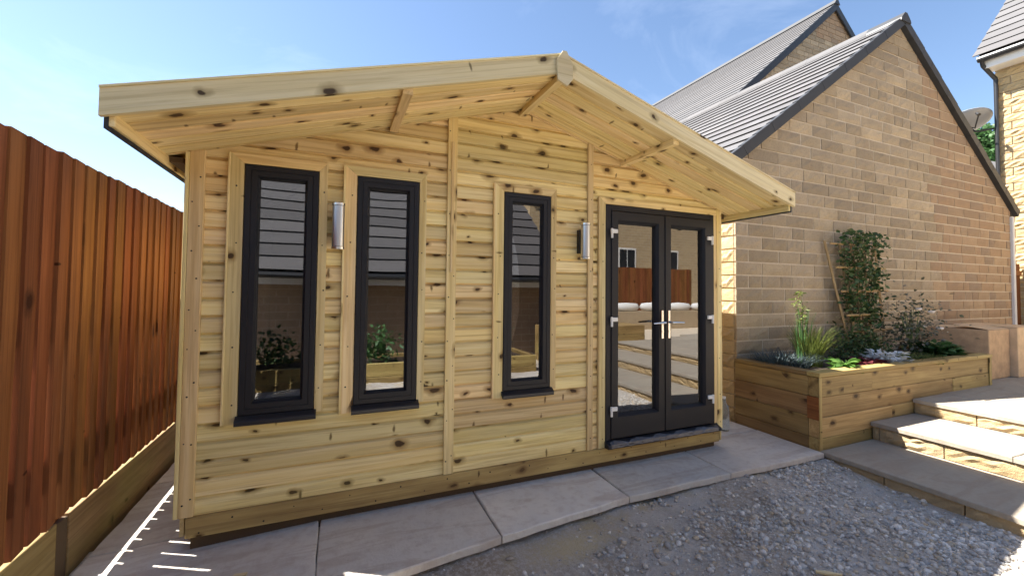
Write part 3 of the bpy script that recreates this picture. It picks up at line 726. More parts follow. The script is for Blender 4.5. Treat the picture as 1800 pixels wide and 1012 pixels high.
mt_r, t_, N_, L_, b_ = newmat('garage_stone_rest'); D.materials.remove(mt_r)
def islandstone(name, cols):
    mt, t, N, L, b = newmat(name); g = N.new('ShaderNodeNewGeometry'); base, v, r = coords(N, L, (1, 1, 1), (0, 0, 0))
    c = ramp_out(N, L, g.outputs['Random Per Island'], [(i/(len(cols)-1), q) for i, q in enumerate(cols)])
    n1 = noise(N, L, base, 6, 6, .6); n2 = noise(N, L, base, 42, 5, .65)
    c = mixc(N, L, ramp_out(N, L, n1, [(.3, 0), (.7, .4)]), c, tuple(x*.7 for x in cols[0])); c = mixc(N, L, ramp_out(N, L, n2, [(.48, 0), (.72, .25)]), c, (.2, .16, .12))
    L.new(c, b.inputs['Base Color']); b.inputs['Roughness'].default_value = .9; b.inputs['Specular IOR Level'].default_value = .25; bump(N, L, b, n2, .7, .012); return mt
M['brick_rest'] = islandstone('garage_stone_far', [(.33, .23, .145), (.45, .31, .19), (.38, .25, .15), (.31, .225, .155), (.47, .33, .2)])
ro = rest.build('brickwork', M['brick_rest'], wall); tag(ro, kind='stuff')
# blocks on the side wall next to the summerhouse
svar = {l: rock_mesh(l-MJ, CH-MJ, .02, 5, 3, .012).mesh('brick', M['brick_y']) for l in (.215, .44)}
zc = -.2; k = 0
while zc < GEZ-.1:
    yy = GY+.021
    for l in ((.215, .44) if k % 2 else (.44, .215)):
        o = link('brick', svar[l], None, swall, (GXL, yy+l-MJ, zc), (0, 0, -math.pi/2)); yy += l
    zc += CH; k += 1
# roof tiles
TG, TW = .295, .30
ang = math.atan(GS); ux, uz = math.cos(ang), math.sin(ang)       # up-slope on the left side
def tile_mesh(w, L_=.36, t=.026, name='roof_tile', nseg=1, step=.022):
    # local x up-slope, y along the eave, z normal; lower edge undercut
    mb = MB(); vs_ = []
    for y_ in (.002, w-.002):
        vs_ += [(0, y_, step+t), (.045, y_, step-.004), (L_, y_, -.002), (L_, y_, t-.002)]
    return mb.add(vs_, [(0, 1, 2, 3), (7, 6, 5, 4), (0, 4, 5, 1), (1, 5, 6, 2), (2, 6, 7, 3), (3, 7, 4, 0)])
RY_0, RY_1 = GY-.05, 5.0
eaveX, eaveZ = GXL-.17, gtop(GXL-.17)+.06
slopeL = math.hypot(GAX-eaveX, GAZ+.06-eaveZ)
groofL = gpart(MB().prism([(eaveX, eaveZ-.035), (GAX, GAZ+.025), (GAX, GAZ+.058), (eaveX, eaveZ-.002)], RY_0+.02, RY_1, 'y'), 'roof', M['verge'])
groofR = gpart(MB().prism([(2*GAX-eaveX, eaveZ-.035), (GAX, GAZ+.025), (GAX, GAZ+.075), (2*GAX-eaveX, eaveZ+.03)], RY_0+.02, RY_1, 'y'), 'roof', M['tile'])
tme = tile_mesh(TW).mesh('roof_tile', M['tile'])
rows = int(slopeL/TG)
for r_ in range(rows):
    for c_ in range(int((RY_1-RY_0)/TW)):
        d0 = r_*TG
        o = link('roof_tile', tme, None, groofL, (eaveX+ux*d0-uz*random.uniform(0, .003), RY_0+.03+c_*TW, eaveZ+uz*d0), (0, -ang, 0))
for s in (1, -1):      # dry verge units
    for r_ in range(rows+1):
        d0 = r_*TG; d1 = min(d0+TG+.02, slopeL)
        if d1 <= d0: continue
        pts = []
        for d, off in ((d0, -.062), (d1, -.062), (d1, .058), (d0, .066)):
            X = eaveX+ux*d-uz*off; Z = eaveZ+uz*d+ux*off
            pts.append((X if s == 1 else 2*GAX-X, Z))
        o = MB().prism(pts, RY_0-.028-.002*(r_ % 2), RY_0+.035, 'y').build('verge_unit', M['verge']); o.parent = groofL if s == 1 else groofR
for k in range(10):
    y0 = RY_0-.045+k*.45
    o = MB().prism([(GAX-.13, GAZ+.02), (GAX-.12, GAZ+.06), (GAX-.03, GAZ+.155), (GAX+.03, GAZ+.155), (GAX+.12, GAZ+.06), (GAX+.13, GAZ+.02)], y0, y0+.447, 'y').build('ridge_tile', M['verge'] if k == 0 else M['tile']); o.parent = groofL
gpart(MB().box(GXR-.02, GXR+.045, GY-.052, GY+.0, .3, 2.78, .01), 'downpipe', M['fascia_w'])

# ------------------------------------------------------------------ taller house behind
BY, BAX, BAZ, BS, BHW = 5.0, 14.25, 10.33, .85, 6.0
bh = empty('stone_house', (BAX, 10, -.2), 'taller stone house with long grey tiled roof rising behind the garage', 'house')
def add_to(root, o): o.parent = root; o.matrix_parent_inverse = Matrix.Translation(-root.location); return o
bw = add_to(bh, MB().prism([(BAX-BHW, -.2), (BAX+BHW, -.2), (BAX+BHW, BAZ-BS*BHW), (BAX, BAZ), (BAX-BHW, BAZ-BS*BHW)], BY+.012, 22, 'y').build('wall', M['mortar']))
rest = MB(); zc = 5.0; k = 0; cnt = 0
while zc < BAZ:
    x = BAX-BHW+(.1 if k % 2 else 0)
    while x < BAX+2.5:
        l = random.choice(lens_); P4 = [(x, zc), (x+l-MJ, zc), (x+l-MJ, zc+CH-MJ), (x, zc+CH-MJ)]; x += l
        c = clip(clip(P4, lambda p: BAZ-.02-BS*(p[0]-BAX)-p[1]), lambda p: BAZ-.02+BS*(p[0]-BAX)-p[1])
        if len(c) < 3: continue
        link('brick', MB().prism(c, BY-.004, BY+.02, 'y').mesh('brick', M['brick']), None, bw, (0, random.uniform(-.003, .003), 0)) if (zc > 6.3 and cnt < 290) else rest.prism(c, BY-.004, BY+.02, 'y')
        cnt += zc > 6.3
    zc += CH; k += 1
tag(rest.build('brickwork', M['brick_rest'], bw), kind='stuff')
bang = math.atan(BS); bx, bz = math.cos(bang), math.sin(bang); bl = (BHW+.3)/bx
broofL = add_to(bh, MB().prism([(BAX-BHW-.3, BAZ-BS*(BHW+.3)+.02), (BAX, BAZ+.02), (BAX, BAZ+.06), (BAX-BHW-.3, BAZ-BS*(BHW+.3)+.06)], BY-.05, 22.1, 'y').build('roof', M['tile']))
broofR = add_to(bh, MB().prism([(BAX+BHW+.3, BAZ-BS*(BHW+.3)+.02), (BAX, BAZ+.02), (BAX, BAZ+.08), (BAX+BHW+.3, BAZ-BS*(BHW+.3)+.08)], BY-.05, 22.1, 'y').build('roof', M['tile']))
crs = tile_mesh(17.1, .36, .026).mesh('tile_course', M['tile'])
for r_ in range(int(bl/TG)):
    d0 = r_*TG; link('tile_course', crs, None, broofL, (BAX-BHW-.3+bx*d0-bz*.04, BY-.05+random.uniform(-.01, .01), BAZ-BS*(BHW+.3)+.02+bz*d0+bx*.04), (0, -bang, 0))
for s, p in ((-1, broofL), (1, broofR)):
    pts = [(BAX+s*(BHW+.3), BAZ-BS*(BHW+.3)-.12), (BAX, BAZ-.12), (BAX, BAZ+.13), (BAX+s*(BHW+.3), BAZ-BS*(BHW+.3)+.13)]
    MB().prism(pts, BY-.09, BY-.051, 'y').build('verge_board', M['verge'], p)
MB().prism([(BAX-.14, BAZ+.05), (BAX-.04, BAZ+.2), (BAX+.04, BAZ+.2), (BAX+.14, BAZ+.05)], BY-.12, 22.1, 'y').build('ridge', M['verge'], broofL)

# ------------------------------------------------------------------ sunlit house at the right
HX, HY1, HEZ = 12.0, .87, 5.98
rh = empty('sunlit_stone_house', (15, -2, .28), 'sunlit yellow stone house at the right edge with white fascia and grey roof', 'house')
rw = add_to(rh, MB().prism([(HX+.015, .2), (20, .2), (20, HEZ), (HX+.015, HEZ)], -5.0, HY1-.012, 'y').build('wall', M['mortar']))
zc = .25; k = 0
hv = {l: [rock_mesh(l-MJ, CH-MJ, .02, 5, 3, .016).mesh('brick', M['brick_y']) for _ in range(3)] for l in lens_}
hrest = MB()
while zc < HEZ-.12:
    yy = HY1; first = True
    while yy > -.9:
        l = (.215 if k % 2 else .44) if first else random.choice(lens_); first = False
        if yy > -.25: link('brick', random.choice(hv[l]), None, rw, (HX+random.uniform(-.006, .004), yy, zc), (0, 0, -math.pi/2))
        else:
            rm = rock_mesh(l-MJ, CH-MJ, .02, 2, 1, .01); hrest.add([(HX+p[1], yy-p[0], zc+p[2]) for p in rm.v], rm.f)
        yy -= l
    zc += CH; k += 1
M['brick_y_far'] = islandstone('yellow_stone_far', [(.5, .36, .18), (.56, .42, .23), (.45, .33, .18), (.52, .38, .2)])
tag(hrest.build('brickwork', M['brick_y_far'], rw), kind='stuff')
rsl = 1.02; ra = math.atan(rsl); EX = HX-.38; EZ = HEZ+.06
rr = add_to(rh, MB().prism([(EX, EZ), (EX+3.4, EZ+3.4*rsl), (20, EZ+3.4*rsl), (20, EZ-.1)], -5.2, HY1+.12, 'y').build('roof', M['tile']))
rcr = tile_mesh(6.0, .36, .03).mesh('tile_course', M['tile'])
for r_ in range(15):
    d0 = r_*TG; link('tile_course', rcr, None, rr, (EX-.05+math.cos(ra)*d0-math.sin(ra)*.01, HY1+.16-6.0, EZ+math.sin(ra)*d0+.01), (0, -ra, 0))
MB().box(EX+.05, HX-.012, -5.2, HY1+.03, HEZ-.16, HEZ+.055).build('fascia', M['fascia_w'], rr)
g = MB(); g.tube([(EX-.02, -5.2, EZ-.03), (EX-.02, HY1+.10, EZ-.03)], .062, 12); g.build('gutter', M['gutter'], rr)
g = MB(); g.tube([(EX-.02, HY1+.05, EZ-.06), (EX+.03, HY1+.05, EZ-.16), (HX-.08, HY1-.03, HEZ-.34), (HX-.07, HY1-.03, HEZ-.5), (HX-.07, HY1-.03, .25)], .034, 10)
add_to(rh, g.build('downpipe', M['gutter']))

# satellite dish on the far corner of that house
dish = empty('satellite_dish', (HX-.10, 1.12, 4.80), 'grey satellite dish on the corner of the sunlit house', 'satellite dish')
mbd = MB(); prof = [(0, 0)]+[(.40*i/7, .10*(i/7)**2) for i in range(1, 8)]
mbd.lathe(prof, (0, 0, 0), 32); o = mbd.build('reflector', M['dish'], dish, True); o.rotation_euler = Vector((.25, .33, .9)).to_track_quat('Z', 'Y').to_euler(); o.location = (-.06, .12, .02)
sm = o.modifiers.new('thick', 'SOLIDIFY'); sm.thickness = .008
MB().tube([(-.06, .12, .02), (-.02, .0, -.12), (.10, -.27, -.12)], .018, 8).build('bracket', M['gutter'], dish)
MB().tube([(-.06, .10, .0), (-.22, -.06, -.10), (-.36, -.16, .10)], .012, 8).build('arm', M['black_pl'], dish)
MB().tube([(-.37, -.17, .10), (-.33, -.12, .16)], [.03, .022], 10).build('receiver', M['black_pl'], dish)

# ------------------------------------------------------------------ steps and terrace
SX = [4.146, 4.949, 5.726]; SZt = [-.05, .124, .277]
steps = struct(MB().box(4.2, 5.0, -4.6, -.44, -.3, -.092).box(4.99, 5.76, -4.6, -.44, -.3, .082).build('steps', M['mortar']))
for i in range(3):
    nose = SX[i]; back = SX[i+1]+.03 if i < 2 else 6.35
    yy = -.437
    ln = [1.45, .95, 1.2, .9] if i == 0 else ([.95, 1.25, 1.1, .9] if i == 1 else [.9, .9, .9, .9, .6])
    for l in ln:
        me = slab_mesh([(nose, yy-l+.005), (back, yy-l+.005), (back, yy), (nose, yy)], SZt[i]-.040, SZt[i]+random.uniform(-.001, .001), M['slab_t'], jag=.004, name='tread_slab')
        link('tread_slab', me, None, steps); yy -= l
    yy = -.44-(.06 if i == 1 else 0); z0 = (-.26, -.046, .128)[i]
    while yy > -4.5:
        l = .475; h = SZt[i]-.041-z0
        o = link('riser_block', rock_mesh(l-.01, h, .06, 8, 4, .012).mesh('riser_block', M['riser']), None, steps, (nose+.032, yy, z0), (0, 0, -math.pi/2)); yy -= l
    if i == 1: link('riser_block', rock_mesh(.05, SZt[i]-.041-z0, .06, 2, 3, .004).mesh('riser_block', M['riser']), None, steps, (nose+.032, -.44, z0), (0, 0, -math.pi/2))
ter = struct(MB().box(5.79, 12.1, -9.0, GY-.02, -.3, .235).build('terrace', M['mortar']))
xx = 6.355; k = 0
while xx < 11.9:
    yy = GY-.03-(.3 if k % 2 else 0)
    while yy > -4.6:
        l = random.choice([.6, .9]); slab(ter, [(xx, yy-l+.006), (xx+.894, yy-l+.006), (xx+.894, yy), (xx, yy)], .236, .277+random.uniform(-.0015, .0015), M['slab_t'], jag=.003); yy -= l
    xx += .9; k += 1

# ------------------------------------------------------------------ raised sleeper bed
PX0, PX1, PY0, PZ = 4.15, 7.52, -.43, .658
bed = empty('raised_bed', ((PX0+PX1)/2, 0, -.1), 'raised planting bed of stacked brown timber sleepers against the stone gable', 'raised bed')
def bp(mb, n, mt): return add_to(bed, mb.build(n, mt))
sh = .188; zz = [-.135+sh*k for k in range(5)]
for k in range(4):
    z0, z1 = zz[k]+.0015, min(zz[k+1], PZ-.042)-.0015
    cut = (6.1, 5.35, 6.6, 5.0)[k]
    for a, b in ((PX0+.0, cut-.002), (cut+.002, PX1)):
        if k == 3 and a == PX0: a = PX0
        bp(MB().box(a, b, PY0+random.uniform(-.003, .003), PY0+.095, z0, z1, .005), 'sleeper', M['sleeper_x'])
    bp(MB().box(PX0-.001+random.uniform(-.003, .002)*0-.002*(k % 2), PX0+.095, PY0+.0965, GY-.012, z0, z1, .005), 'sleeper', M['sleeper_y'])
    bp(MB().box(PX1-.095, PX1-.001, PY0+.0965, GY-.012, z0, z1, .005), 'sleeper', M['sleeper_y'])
bp(MB().box(PX0-.012, PX0-.0035, PY0-.004, PY0+.10, zz[2]-.02, zz[3], .002), 'corner_plate', M['fence_rail'])
bp(MB().box(PX0-.008, PX0+.028, PY0-.012, PY0-.0035, -.16, PZ-.043, .002), 'corner_board', M['sleeper_z'])
bp(MB().box(PX1-.05, PX1+.004, PY0-.012, PY0-.0035, .28, PZ-.043, .002), 'corner_board', M['sleeper_z'])
bp(MB().box(PX0-.015, PX1+.012, PY0-.018, PY0+.10, PZ-.040, PZ, .004), 'capping_rail', M['sleeper_x'])
bp(MB().box(PX0-.015, PX0+.10, PY0+.101, GY-.014, PZ-.040, PZ-.001, .004), 'capping_rail', M['sleeper_y'])
bp(MB().box(PX1-.10, PX1+.012, PY0+.101, GY-.014, PZ-.040, PZ-.001, .004), 'capping_rail', M['sleeper_y'])
gxx, gyy = np.meshgrid(np.linspace(PX0+.09, PX1-.09, 60), np.linspace(PY0+.09, GY-.013, 18)); gzz = .60+.012*np.sin(gxx*9)*np.sin(gyy*11)+rng.normal(0, .006, gxx.shape)
ii = np.arange(60*18).reshape(18, 60)
so_ = raw_mesh('soil', np.stack([gxx, gyy, gzz], -1).reshape(-1, 3), np.stack([ii[:-1, :-1], ii[:-1, 1:], ii[1:, 1:], ii[1:, :-1]], -1).reshape(-1, 4), M['soil'], smooth=True); add_to(bed, so_)

# plants
def leaves(points, normals_up=.5, l=(.03, .06), w=.5, tip=True, dirs=None, bend=.2):
    """points (n,3) -> folded leaf shapes, 6 verts each"""
    V = []; F = []
    for i, p in enumerate(points):
        if dirs is None:
            d = rng.normal(0, 1, 3); d[2] = d[2]*.6
        else: d = np.array(dirs[i], float)
        d /= np.linalg.norm(d)+1e-9
        n = rng.normal(0, 1, 3)*(1-normals_up)+np.array([0, 0, 1])*normals_up
        s = np.cross(d, n); s /= np.linalg.norm(s)+1e-9; n = np.cross(s, d)
        L_ = rng.uniform(*l); ww = L_*w*.5
        q = [p, p+d*L_*.35+s*ww+n*L_*.05, p+d*L_*.35-s*ww+n*L_*.05, p+d*L_*.72+s*ww*.75-n*L_*bend*.3, p+d*L_*.72-s*ww*.75-n*L_*bend*.3, p+d*L_-n*L_*bend]
        b = len(V); V += q; F += [(b, b+1, b+2), (b+1, b+3, b+4), (b+1, b+4, b+2), (b+3, b+5, b+4)]
    return np.array(V), np.array(F)
def plant(name, loc, label, cat='plant'): return empty(name, loc, label, cat)
def foliage(root, V, F, mat, name='foliage'):
    o = raw_mesh(name, V, F, mat); o.parent = root; tag(o, kind='stuff'); return o
def blades(n, R_, h, lean, w=.006, spread=.5):
    V = []; F = []
    for _ in range(n):
        a = rng.uniform(0, 6.28); r0 = R_*math.sqrt(rng.random()); p = np.array([r0*math.cos(a), r0*math.sin(a), 0])
        th = a+rng.normal(0, .6); d = np.array([math.cos(th), math.sin(th), 0]); s = np.array([-d[1], d[0], 0]); H = h*rng.uniform(.55, 1.05); ln = lean*rng.uniform(.2, 1.1)
        b = len(V); pts = []
        for k, t in enumerate((0, .4, .75, 1)):
            c = p+d*ln*t*t+np.array([0, 0, H*(t-.18*t*t)]); ww = w*(1-.75*t)
            V += [c-s*ww, c+s*ww]
        F += [(b, b+1, b+3), (b, b+3, b+2), (b+2, b+3, b+5), (b+2, b+5, b+4), (b+4, b+5, b+7), (b+4, b+7, b+6)]
    return np.array(V), np.array(F)
lv = plant('lavender', (4.50, .14, .60), 'low blue grey lavender mound in the back left of the raised bed')
V, F = blades(650, .22, .19, .20, .004); V[:, 0] *= 1.35; foliage(lv, V, F, M['leaf_blue'])
fn = plant('tall_grass_plant', (4.82, .06, .60), 'tall feathery green plant with upright thin stems left of the trellis')
V, F = blades(420, .12, .52, .20, .005); foliage(fn, V, F, M['leaf_olive'])
V, F = blades(40, .05, .80, .10, .007); V[:, 0] -= .1; foliage(fn, V, F, M['leaf_green'])
V, F = leaves(np.stack([rng.normal(-.14, .035, 70), rng.normal(0, .03, 70), rng.uniform(.45, .82, 70)], -1), .2, (.04, .08), .25); foliage(fn, V, F, M['leaf_olive'])
def rosette(root, n, R_, h, mat, l=(.06, .12), w=.45):
    a = rng.uniform(0, 6.28, n); rr_ = rng.uniform(.1, 1, n)
    P = np.stack([R_*.35*rr_*np.cos(a), R_*.35*rr_*np.sin(a), rng.uniform(0, h*.6, n)], -1); Dd = np.stack([np.cos(a), np.sin(a), rng.uniform(.1, 1.1, n)], -1)
    V, F = leaves(P, .7, l, w, dirs=Dd, bend=.35); foliage(root, V, F, mat)
lt = plant('bright_green_plant', (4.80, -.29, .605), 'small bright lime green leafy plant at the front corner of the raised bed'); rosette(lt, 90, .2, .14, M['leaf_bright'], (.07, .13), .4)
hr = plant('dark_red_plant', (5.38, -.20, .60), 'low dark red leaved plant in the raised bed beside the silver one'); rosette(hr, 130, .34, .09, M['leaf_red'], (.06, .10), .7)
sv = plant('silver_plant', (5.74, -.20, .60), 'silvery white leaved plant at the front of the raised bed')
rosette(sv, 170, .42, .22, M['leaf_silver'], (.05, .10), .42)
rosette(sv, 60, .55, .08, M['leaf_silver'], (.06, .12), .3)
gm = plant('low_mat_plant', (6.30, -.18, .60), 'low olive green mat plant right of the silver plant'); V, F = blades(700, .26, .10, .12, .004); V[:, 0] *= 1.5; foliage(gm, V, F, M['leaf_olive'])
gl = plant('broad_leaf_plant', (7.00, -.14, .60), 'green broad leaved plant at the right end of the raised bed'); rosette(gl, 150, .42, .24, M['leaf_green'], (.09, .17), .5)
dk = plant('dark_shrub', (5.95, .16, .60), 'dark low shrub at the foot of the trellis')
P = np.stack([rng.normal(0, .30, 1100), rng.normal(0, .09, 1100), np.abs(rng.normal(.12, .15, 1100))], -1); V, F = leaves(P, .3, (.03, .06), .5); foliage(dk, V, F, M['leaf_dark'])
for k in range(9):
    pass
# trellis with climber
TY = .36
trl = empty('trellis', (6.2, TY, .6), 'pale timber trellis leaning on the stone wall behind the climber', 'trellis')
def stick(p0, p1, w=.013): return MB().tube([p0, p1], w, 4)
for (xb, xt) in ((5.99, 5.72), (6.13, 6.02), (6.28, 6.28), (6.42, 6.55), (6.72, 6.83)):
    add_to(trl, stick((xb, TY-.10, .56), (xt, TY+.055, 2.06), .016).build('upright', M['trellis']))
for zz_, xa, xb in ((2.02, 5.70, 6.86), (1.72, 5.76, 6.84), (1.42, 5.80, 6.82), (1.12, 5.85, 6.80), (.92, 5.90, 6.78)):
    t = (zz_-.56)/1.5; add_to(trl, stick((xa, TY-.175+.155*t, zz_), (xb, TY-.175+.155*t, zz_+.012), .013).build('crossbar', M['trellis']))
clb = plant('climbing_plant', (6.25, TY-.06, .6), 'dark leafy climbing plant covering the trellis on the stone wall', 'climber')
def climb_pts(n):
    out_ = []
    while len(out_) < n:
        x = rng.uniform(-.5, .62); zz_ = rng.uniform(.0, 1.58); half = .31+.12*zz_/1.5
        ctr = .03-.02*zz_
        if abs(x-ctr) > half: continue
        dn = .55+.45*math.sin(x*9+zz_*5)*math.sin(zz_*8.2-x*4+1)
        if zz_ < .5: dn *= .75
        if rng.random() > dn: continue
        out_.append((x+rng.normal(0, .015), rng.normal(-.02, .05), zz_))
    return np.array(out_)
V, F = leaves(climb_pts(1800), .25, (.03, .07), .6); foliage(clb, V, F, M['leaf_dark'])
V, F = leaves(climb_pts(130), .3, (.04, .07), .6); foliage(clb, V, F, M['leaf_green'])
mb = MB()
for k in range(9):
    x = -.3+k*.075; pts = [(x*.5, .0, 0)]
    for j in range(1, 7): pts.append((x*(.5+.11*j)+random.uniform(-.03, .03), random.uniform(-.02, .02), j*.24))
    mb.tube(pts, [.010-.001*j for j in range(7)], 5)
mb.build('stem', M['stem'], clb)
rs = plant('rose_bush', (6.93, .08, .60), 'small grey green rose bush with pale blooms right of the trellis', 'rose')
P = rng.normal(0, 1, (900, 3))*np.array([.21, .13, .2])+np.array([0, 0, .32]); P = P[P[:, 2] > .02]; V, F = leaves(P, .35, (.03, .06), .55); foliage(rs, V, F, M['leaf_rose'])
mb = MB()
for k in range(10):
    a = random.uniform(0, 6.28); rr_ = random.uniform(.08, .3); mb.tube([(0, 0, 0), (rr_*.5*math.cos(a), rr_*.3*math.sin(a), .25), (rr_*math.cos(a), rr_*.5*math.sin(a), random.uniform(.4, .62))], [.008, .006, .003], 5)
mb.build('stem', M['stem_g'], rs)
for (bx_, bz_, s) in ((-.10, .60, .035), (.20, .56, .04), (.40, .34, .045), (.05, .38, .025)):
    b = MB()
    for k in range(5):
        a = k*1.257; b.lathe([(0.004, -s*.3), (s*.55, 0), (s*.6, s*.4), (s*.3, s*.5)], (bx_+s*.35*math.cos(a), -.12+s*.35*math.sin(a), bz_), 8)
    b.build('bloom', M['petal'], rs, True)

# ------------------------------------------------------------------ small things
bot = empty('plastic_bottle', (3.80, .30, -.054), 'clear plastic bottle standing in the gap between summerhouse and raised bed', 'bottle')
MB().lathe([(0, 0), (.045, .002), (.052, .02), (.049, .09), (.052, .12), (.049, .16), (.052, .2), (.046, .24), (.018, .30), (.016, .33), (0, .33)], (0, 0, 0), 20).build('body', M['clear'], bot, True)
MB().lathe([(0, .33), (.018, .33), (.018, .352), (0, .354)], (0, 0, 0), 16).build('cap', M['white_pl'], bot)
def carton(x0, x1, y0, y1, z0, z1, label, mat, flap=False):
    r_ = empty('cardboard_box', ((x0+x1)/2, (y0+y1)/2, z0), label, 'box', 'cardboard boxes on the terrace')
    add_to(r_, MB().box(x0, x1, y0, y1, z0, z1-.004, .006).build('body', mat))
    xm = (y0+y1)/2
    if flap:
        add_to(r_, MB().add([(x0+.002, y0+.01, z1), (x1-.002, y0+.01, z1), (x1-.002, xm-.02, z1+.035), (x0+.002, xm-.01, z1+.05), (x0+.002, y0+.01, z1+.004), (x1-.002, y0+.01, z1+.004), (x1-.002, xm-.02, z1+.039), (x0+.002, xm-.01, z1+.054)], [(3, 2, 1, 0), (4, 5, 6, 7), (0, 1, 5, 4), (1, 2, 6, 5), (2, 3, 7, 6), (3, 0, 4, 7)]).build('flap', M['card']))
        add_to(r_, MB().box(x0+.002, x1-.002, xm+.005, y1-.01, z1-.002, z1+.004).build('flap', M['card']))
    else:
        add_to(r_, MB().box(x0+.001, x1-.001, y0+.001, xm-.003, z1-.002, z1+.004).build('flap', M['card'])); add_to(r_, MB().box(x0+.001, x1-.001, xm+.003, y1-.001, z1-.002, z1+.004).build('flap', M['card']))
        add_to(r_, MB().box(x0-.0012, x1+.0012, xm-.024, xm+.024, z1+.0042, z1+.0052).build('tape', M['tape']))
carton(7.93, 8.52, -.29, .42, .2785, .93, 'brown cardboard box with a lifted flap right behind the end of the raised bed', M['card_dark'], True)
carton(8.54, 9.30, -.36, .28, .2785, .95, 'pale cardboard box at the right edge beside the flapped one', M['card'])
gate = empty('side_gate', (11.55, .52, .28), 'orange brown timber side gate between the garage and the sunlit house', 'gate')
for k in range(5): add_to(gate, MB().box(11.17+k*.155, 11.17+k*.155+.148, .60, .62, .33, 2.05-.02*k, .003).build('gate_board', M['fence']))
for z_ in (.55, 1.75): add_to(gate, MB().box(11.17, 11.94, .575, .599, z_, z_+.09, .003).build('rail', M['fence_rail']))
add_to(gate, MB().box(11.15, 11.25, .47, .57, .28, 2.15, .005).build('post', M['fence']))
off = empty('wood_offcut', (2.55, -1.42, -.150), 'pale splinter of wood lying on the gravel', 'offcut')
MB().prism([(-.07, -.008), (-.02, -.012), (.06, -.006), (.075, .004), (.0, .012), (-.065, .006)], 0, .012, 'z').build('splinter', M['pine_pale_x'], off); off.rotation_euler = (.05, .08, -.5)
tw = empty('dry_twigs', (1.95, -1.36, -.152), 'few pale dry twigs lying on the gravel', 'twigs')
for k in range(5):
    a = random.uniform(0, 3.14); c = Vector((random.uniform(-.08, .08), random.uniform(-.05, .05), .006)); d = Vector((math.cos(a), math.sin(a), 0))*random.uniform(.03, .07)
    MB().tube([c-d, c+Vector((0, 0, .006)), c+d], [.003, .003, .002], 5).build('twig', M['trellis'], tw)
sc_ = empty('wood_scrap', (-.42, -.36, -.066), 'small yellow scrap of wood on the paving by the fence side corner', 'offcut')
MB().prism([(-.03, -.01), (.035, -.014), (.04, .006), (-.02, .012)], 0, .008, 'z').build('scrap', M['pine_pale_x'], sc_)

# ------------------------------------------------------------------ far tree and roof beyond the garage
ft = empty('distant_tree', (52, 14.0, -.3), 'green tree crown far behind the garage beside the sunlit house', 'tree')
MB().tube([(0, 0, 0), (.2, 0, 6), (0, .2, 12.6)], [.5, .35, .15], 8).build('trunk', M['bark'], ft)
P = rng.normal(0, 1, (5200, 3)); P /= np.linalg.norm(P, axis=1)[:, None]; P *= (rng.random((5200, 1))**.4)
cl = rng.normal(0, 1, (40, 3))*np.array([1.7, 1.7, 1.1]); P = P*1.0+cl[rng.integers(0, 40, 5200)]+np.array([0, 0, 13.3])
V, F = leaves(P, .4, (.25, .5), .7); foliage(ft, V, F, M['leaf_green'], 'crown')
fh = empty('distant_house', (40, 9.0, -.3), 'far house with purple grey roof glimpsed beyond the garage verge', 'house')
MB().box(-2, 6, -2.5, 4, 0, 8.3).build('wall', M['mortar'], fh)
MB().prism([(-2.8, 8.3), (4.3, 8.3), (.75, 10.3)], -2.4, 6.4, 'x').build('roof', M['tile'], fh)

# ------------------------------------------------------------------ the yard behind the camera (seen in the glass)
M['rear_tile'] = stone('rear_roof_tile', (.095, .09, .09), (.08, .077, .079), (.09, .083, .082), rough=.85, bs=.25, tint=.15)
def brickpat(name, c1, c2, mo):
    mt, t, N, L, b = newmat(name); tc_ = N.new('ShaderNodeTexCoord'); sp = N.new('ShaderNodeSeparateXYZ'); cb = N.new('ShaderNodeCombineXYZ')
    L.new(tc_.outputs['Object'], sp.inputs[0]); L.new(sp.outputs[0], cb.inputs[0]); L.new(sp.outputs[2], cb.inputs[1])
    br = N.new('ShaderNodeTexBrick'); L.new(cb.outputs[0], br.inputs['Vector']); br.inputs['Color1'].default_value = (*c1, 1); br.inputs['Color2'].default_value = (*c2, 1); br.inputs['Mortar'].default_value = (*mo, 1)
    br.inputs['Scale'].default_value = 1; br.inputs['Brick Width'].default_value = .42; br.inputs['Row Height'].default_value = .15; br.inputs['Mortar Size'].default_value = .008
    n = noise(N, L, tc_.outputs['Object'], 9, 5, .6); c = mixc(N, L, ramp_out(N, L, n, [(.4, 0), (.7, .4)]), br.outputs[0], tuple(x*.6 for x in c1))
    L.new(c, b.inputs['Base Color']); b.inputs['Roughness'].default_value = .9; bump(N, L, b, n, .5, .01); return mt
M['rear_brick'] = brickpat('rear_stonework', (.34, .23, .15), (.29, .2, .13), (.4, .32, .24)); M['rear_brick_y'] = brickpat('rear_yellow_stonework', (.46, .34, .19), (.4, .29, .16), (.5, .42, .3))
rg = empty('rear_garage', (1, -8, -.2), 'low stone building with tiled roof across the yard, mirrored in the windows', 'building')
add_to(rg, MB().box(-7, 4.9, -12.6, -6.35, -.3, 1.62).build('wall', M['rear_brick']))
EY, EZ2, RYR, RZR = -5.75, 1.66, -9.6, 4.95
rgr = add_to(rg, MB().prism([(EY, EZ2-.04), (EY, EZ2), (RYR, RZR), (2*RYR-EY, EZ2), (2*RYR-EY, EZ2-.04)], -7.2, 5.1, 'x').build('roof', M['rear_tile']))
add_to(rg, MB().tube([(-7.2, EY+.03, EZ2-.05), (5.1, EY+.03, EZ2-.05)], .06, 10).build('gutter', M['gutter']))
add_to(rg, MB().box(-7.1, 5.0, EY-.16, EY-.12, EZ2-.22, EZ2-.06).build('fascia', M['fascia_w']))
a2 = math.atan((RZR-EZ2)/(EY-RYR)); rgc = tile_mesh(12.3, .5, .03, step=.04).mesh('tile_course', M['rear_tile'])
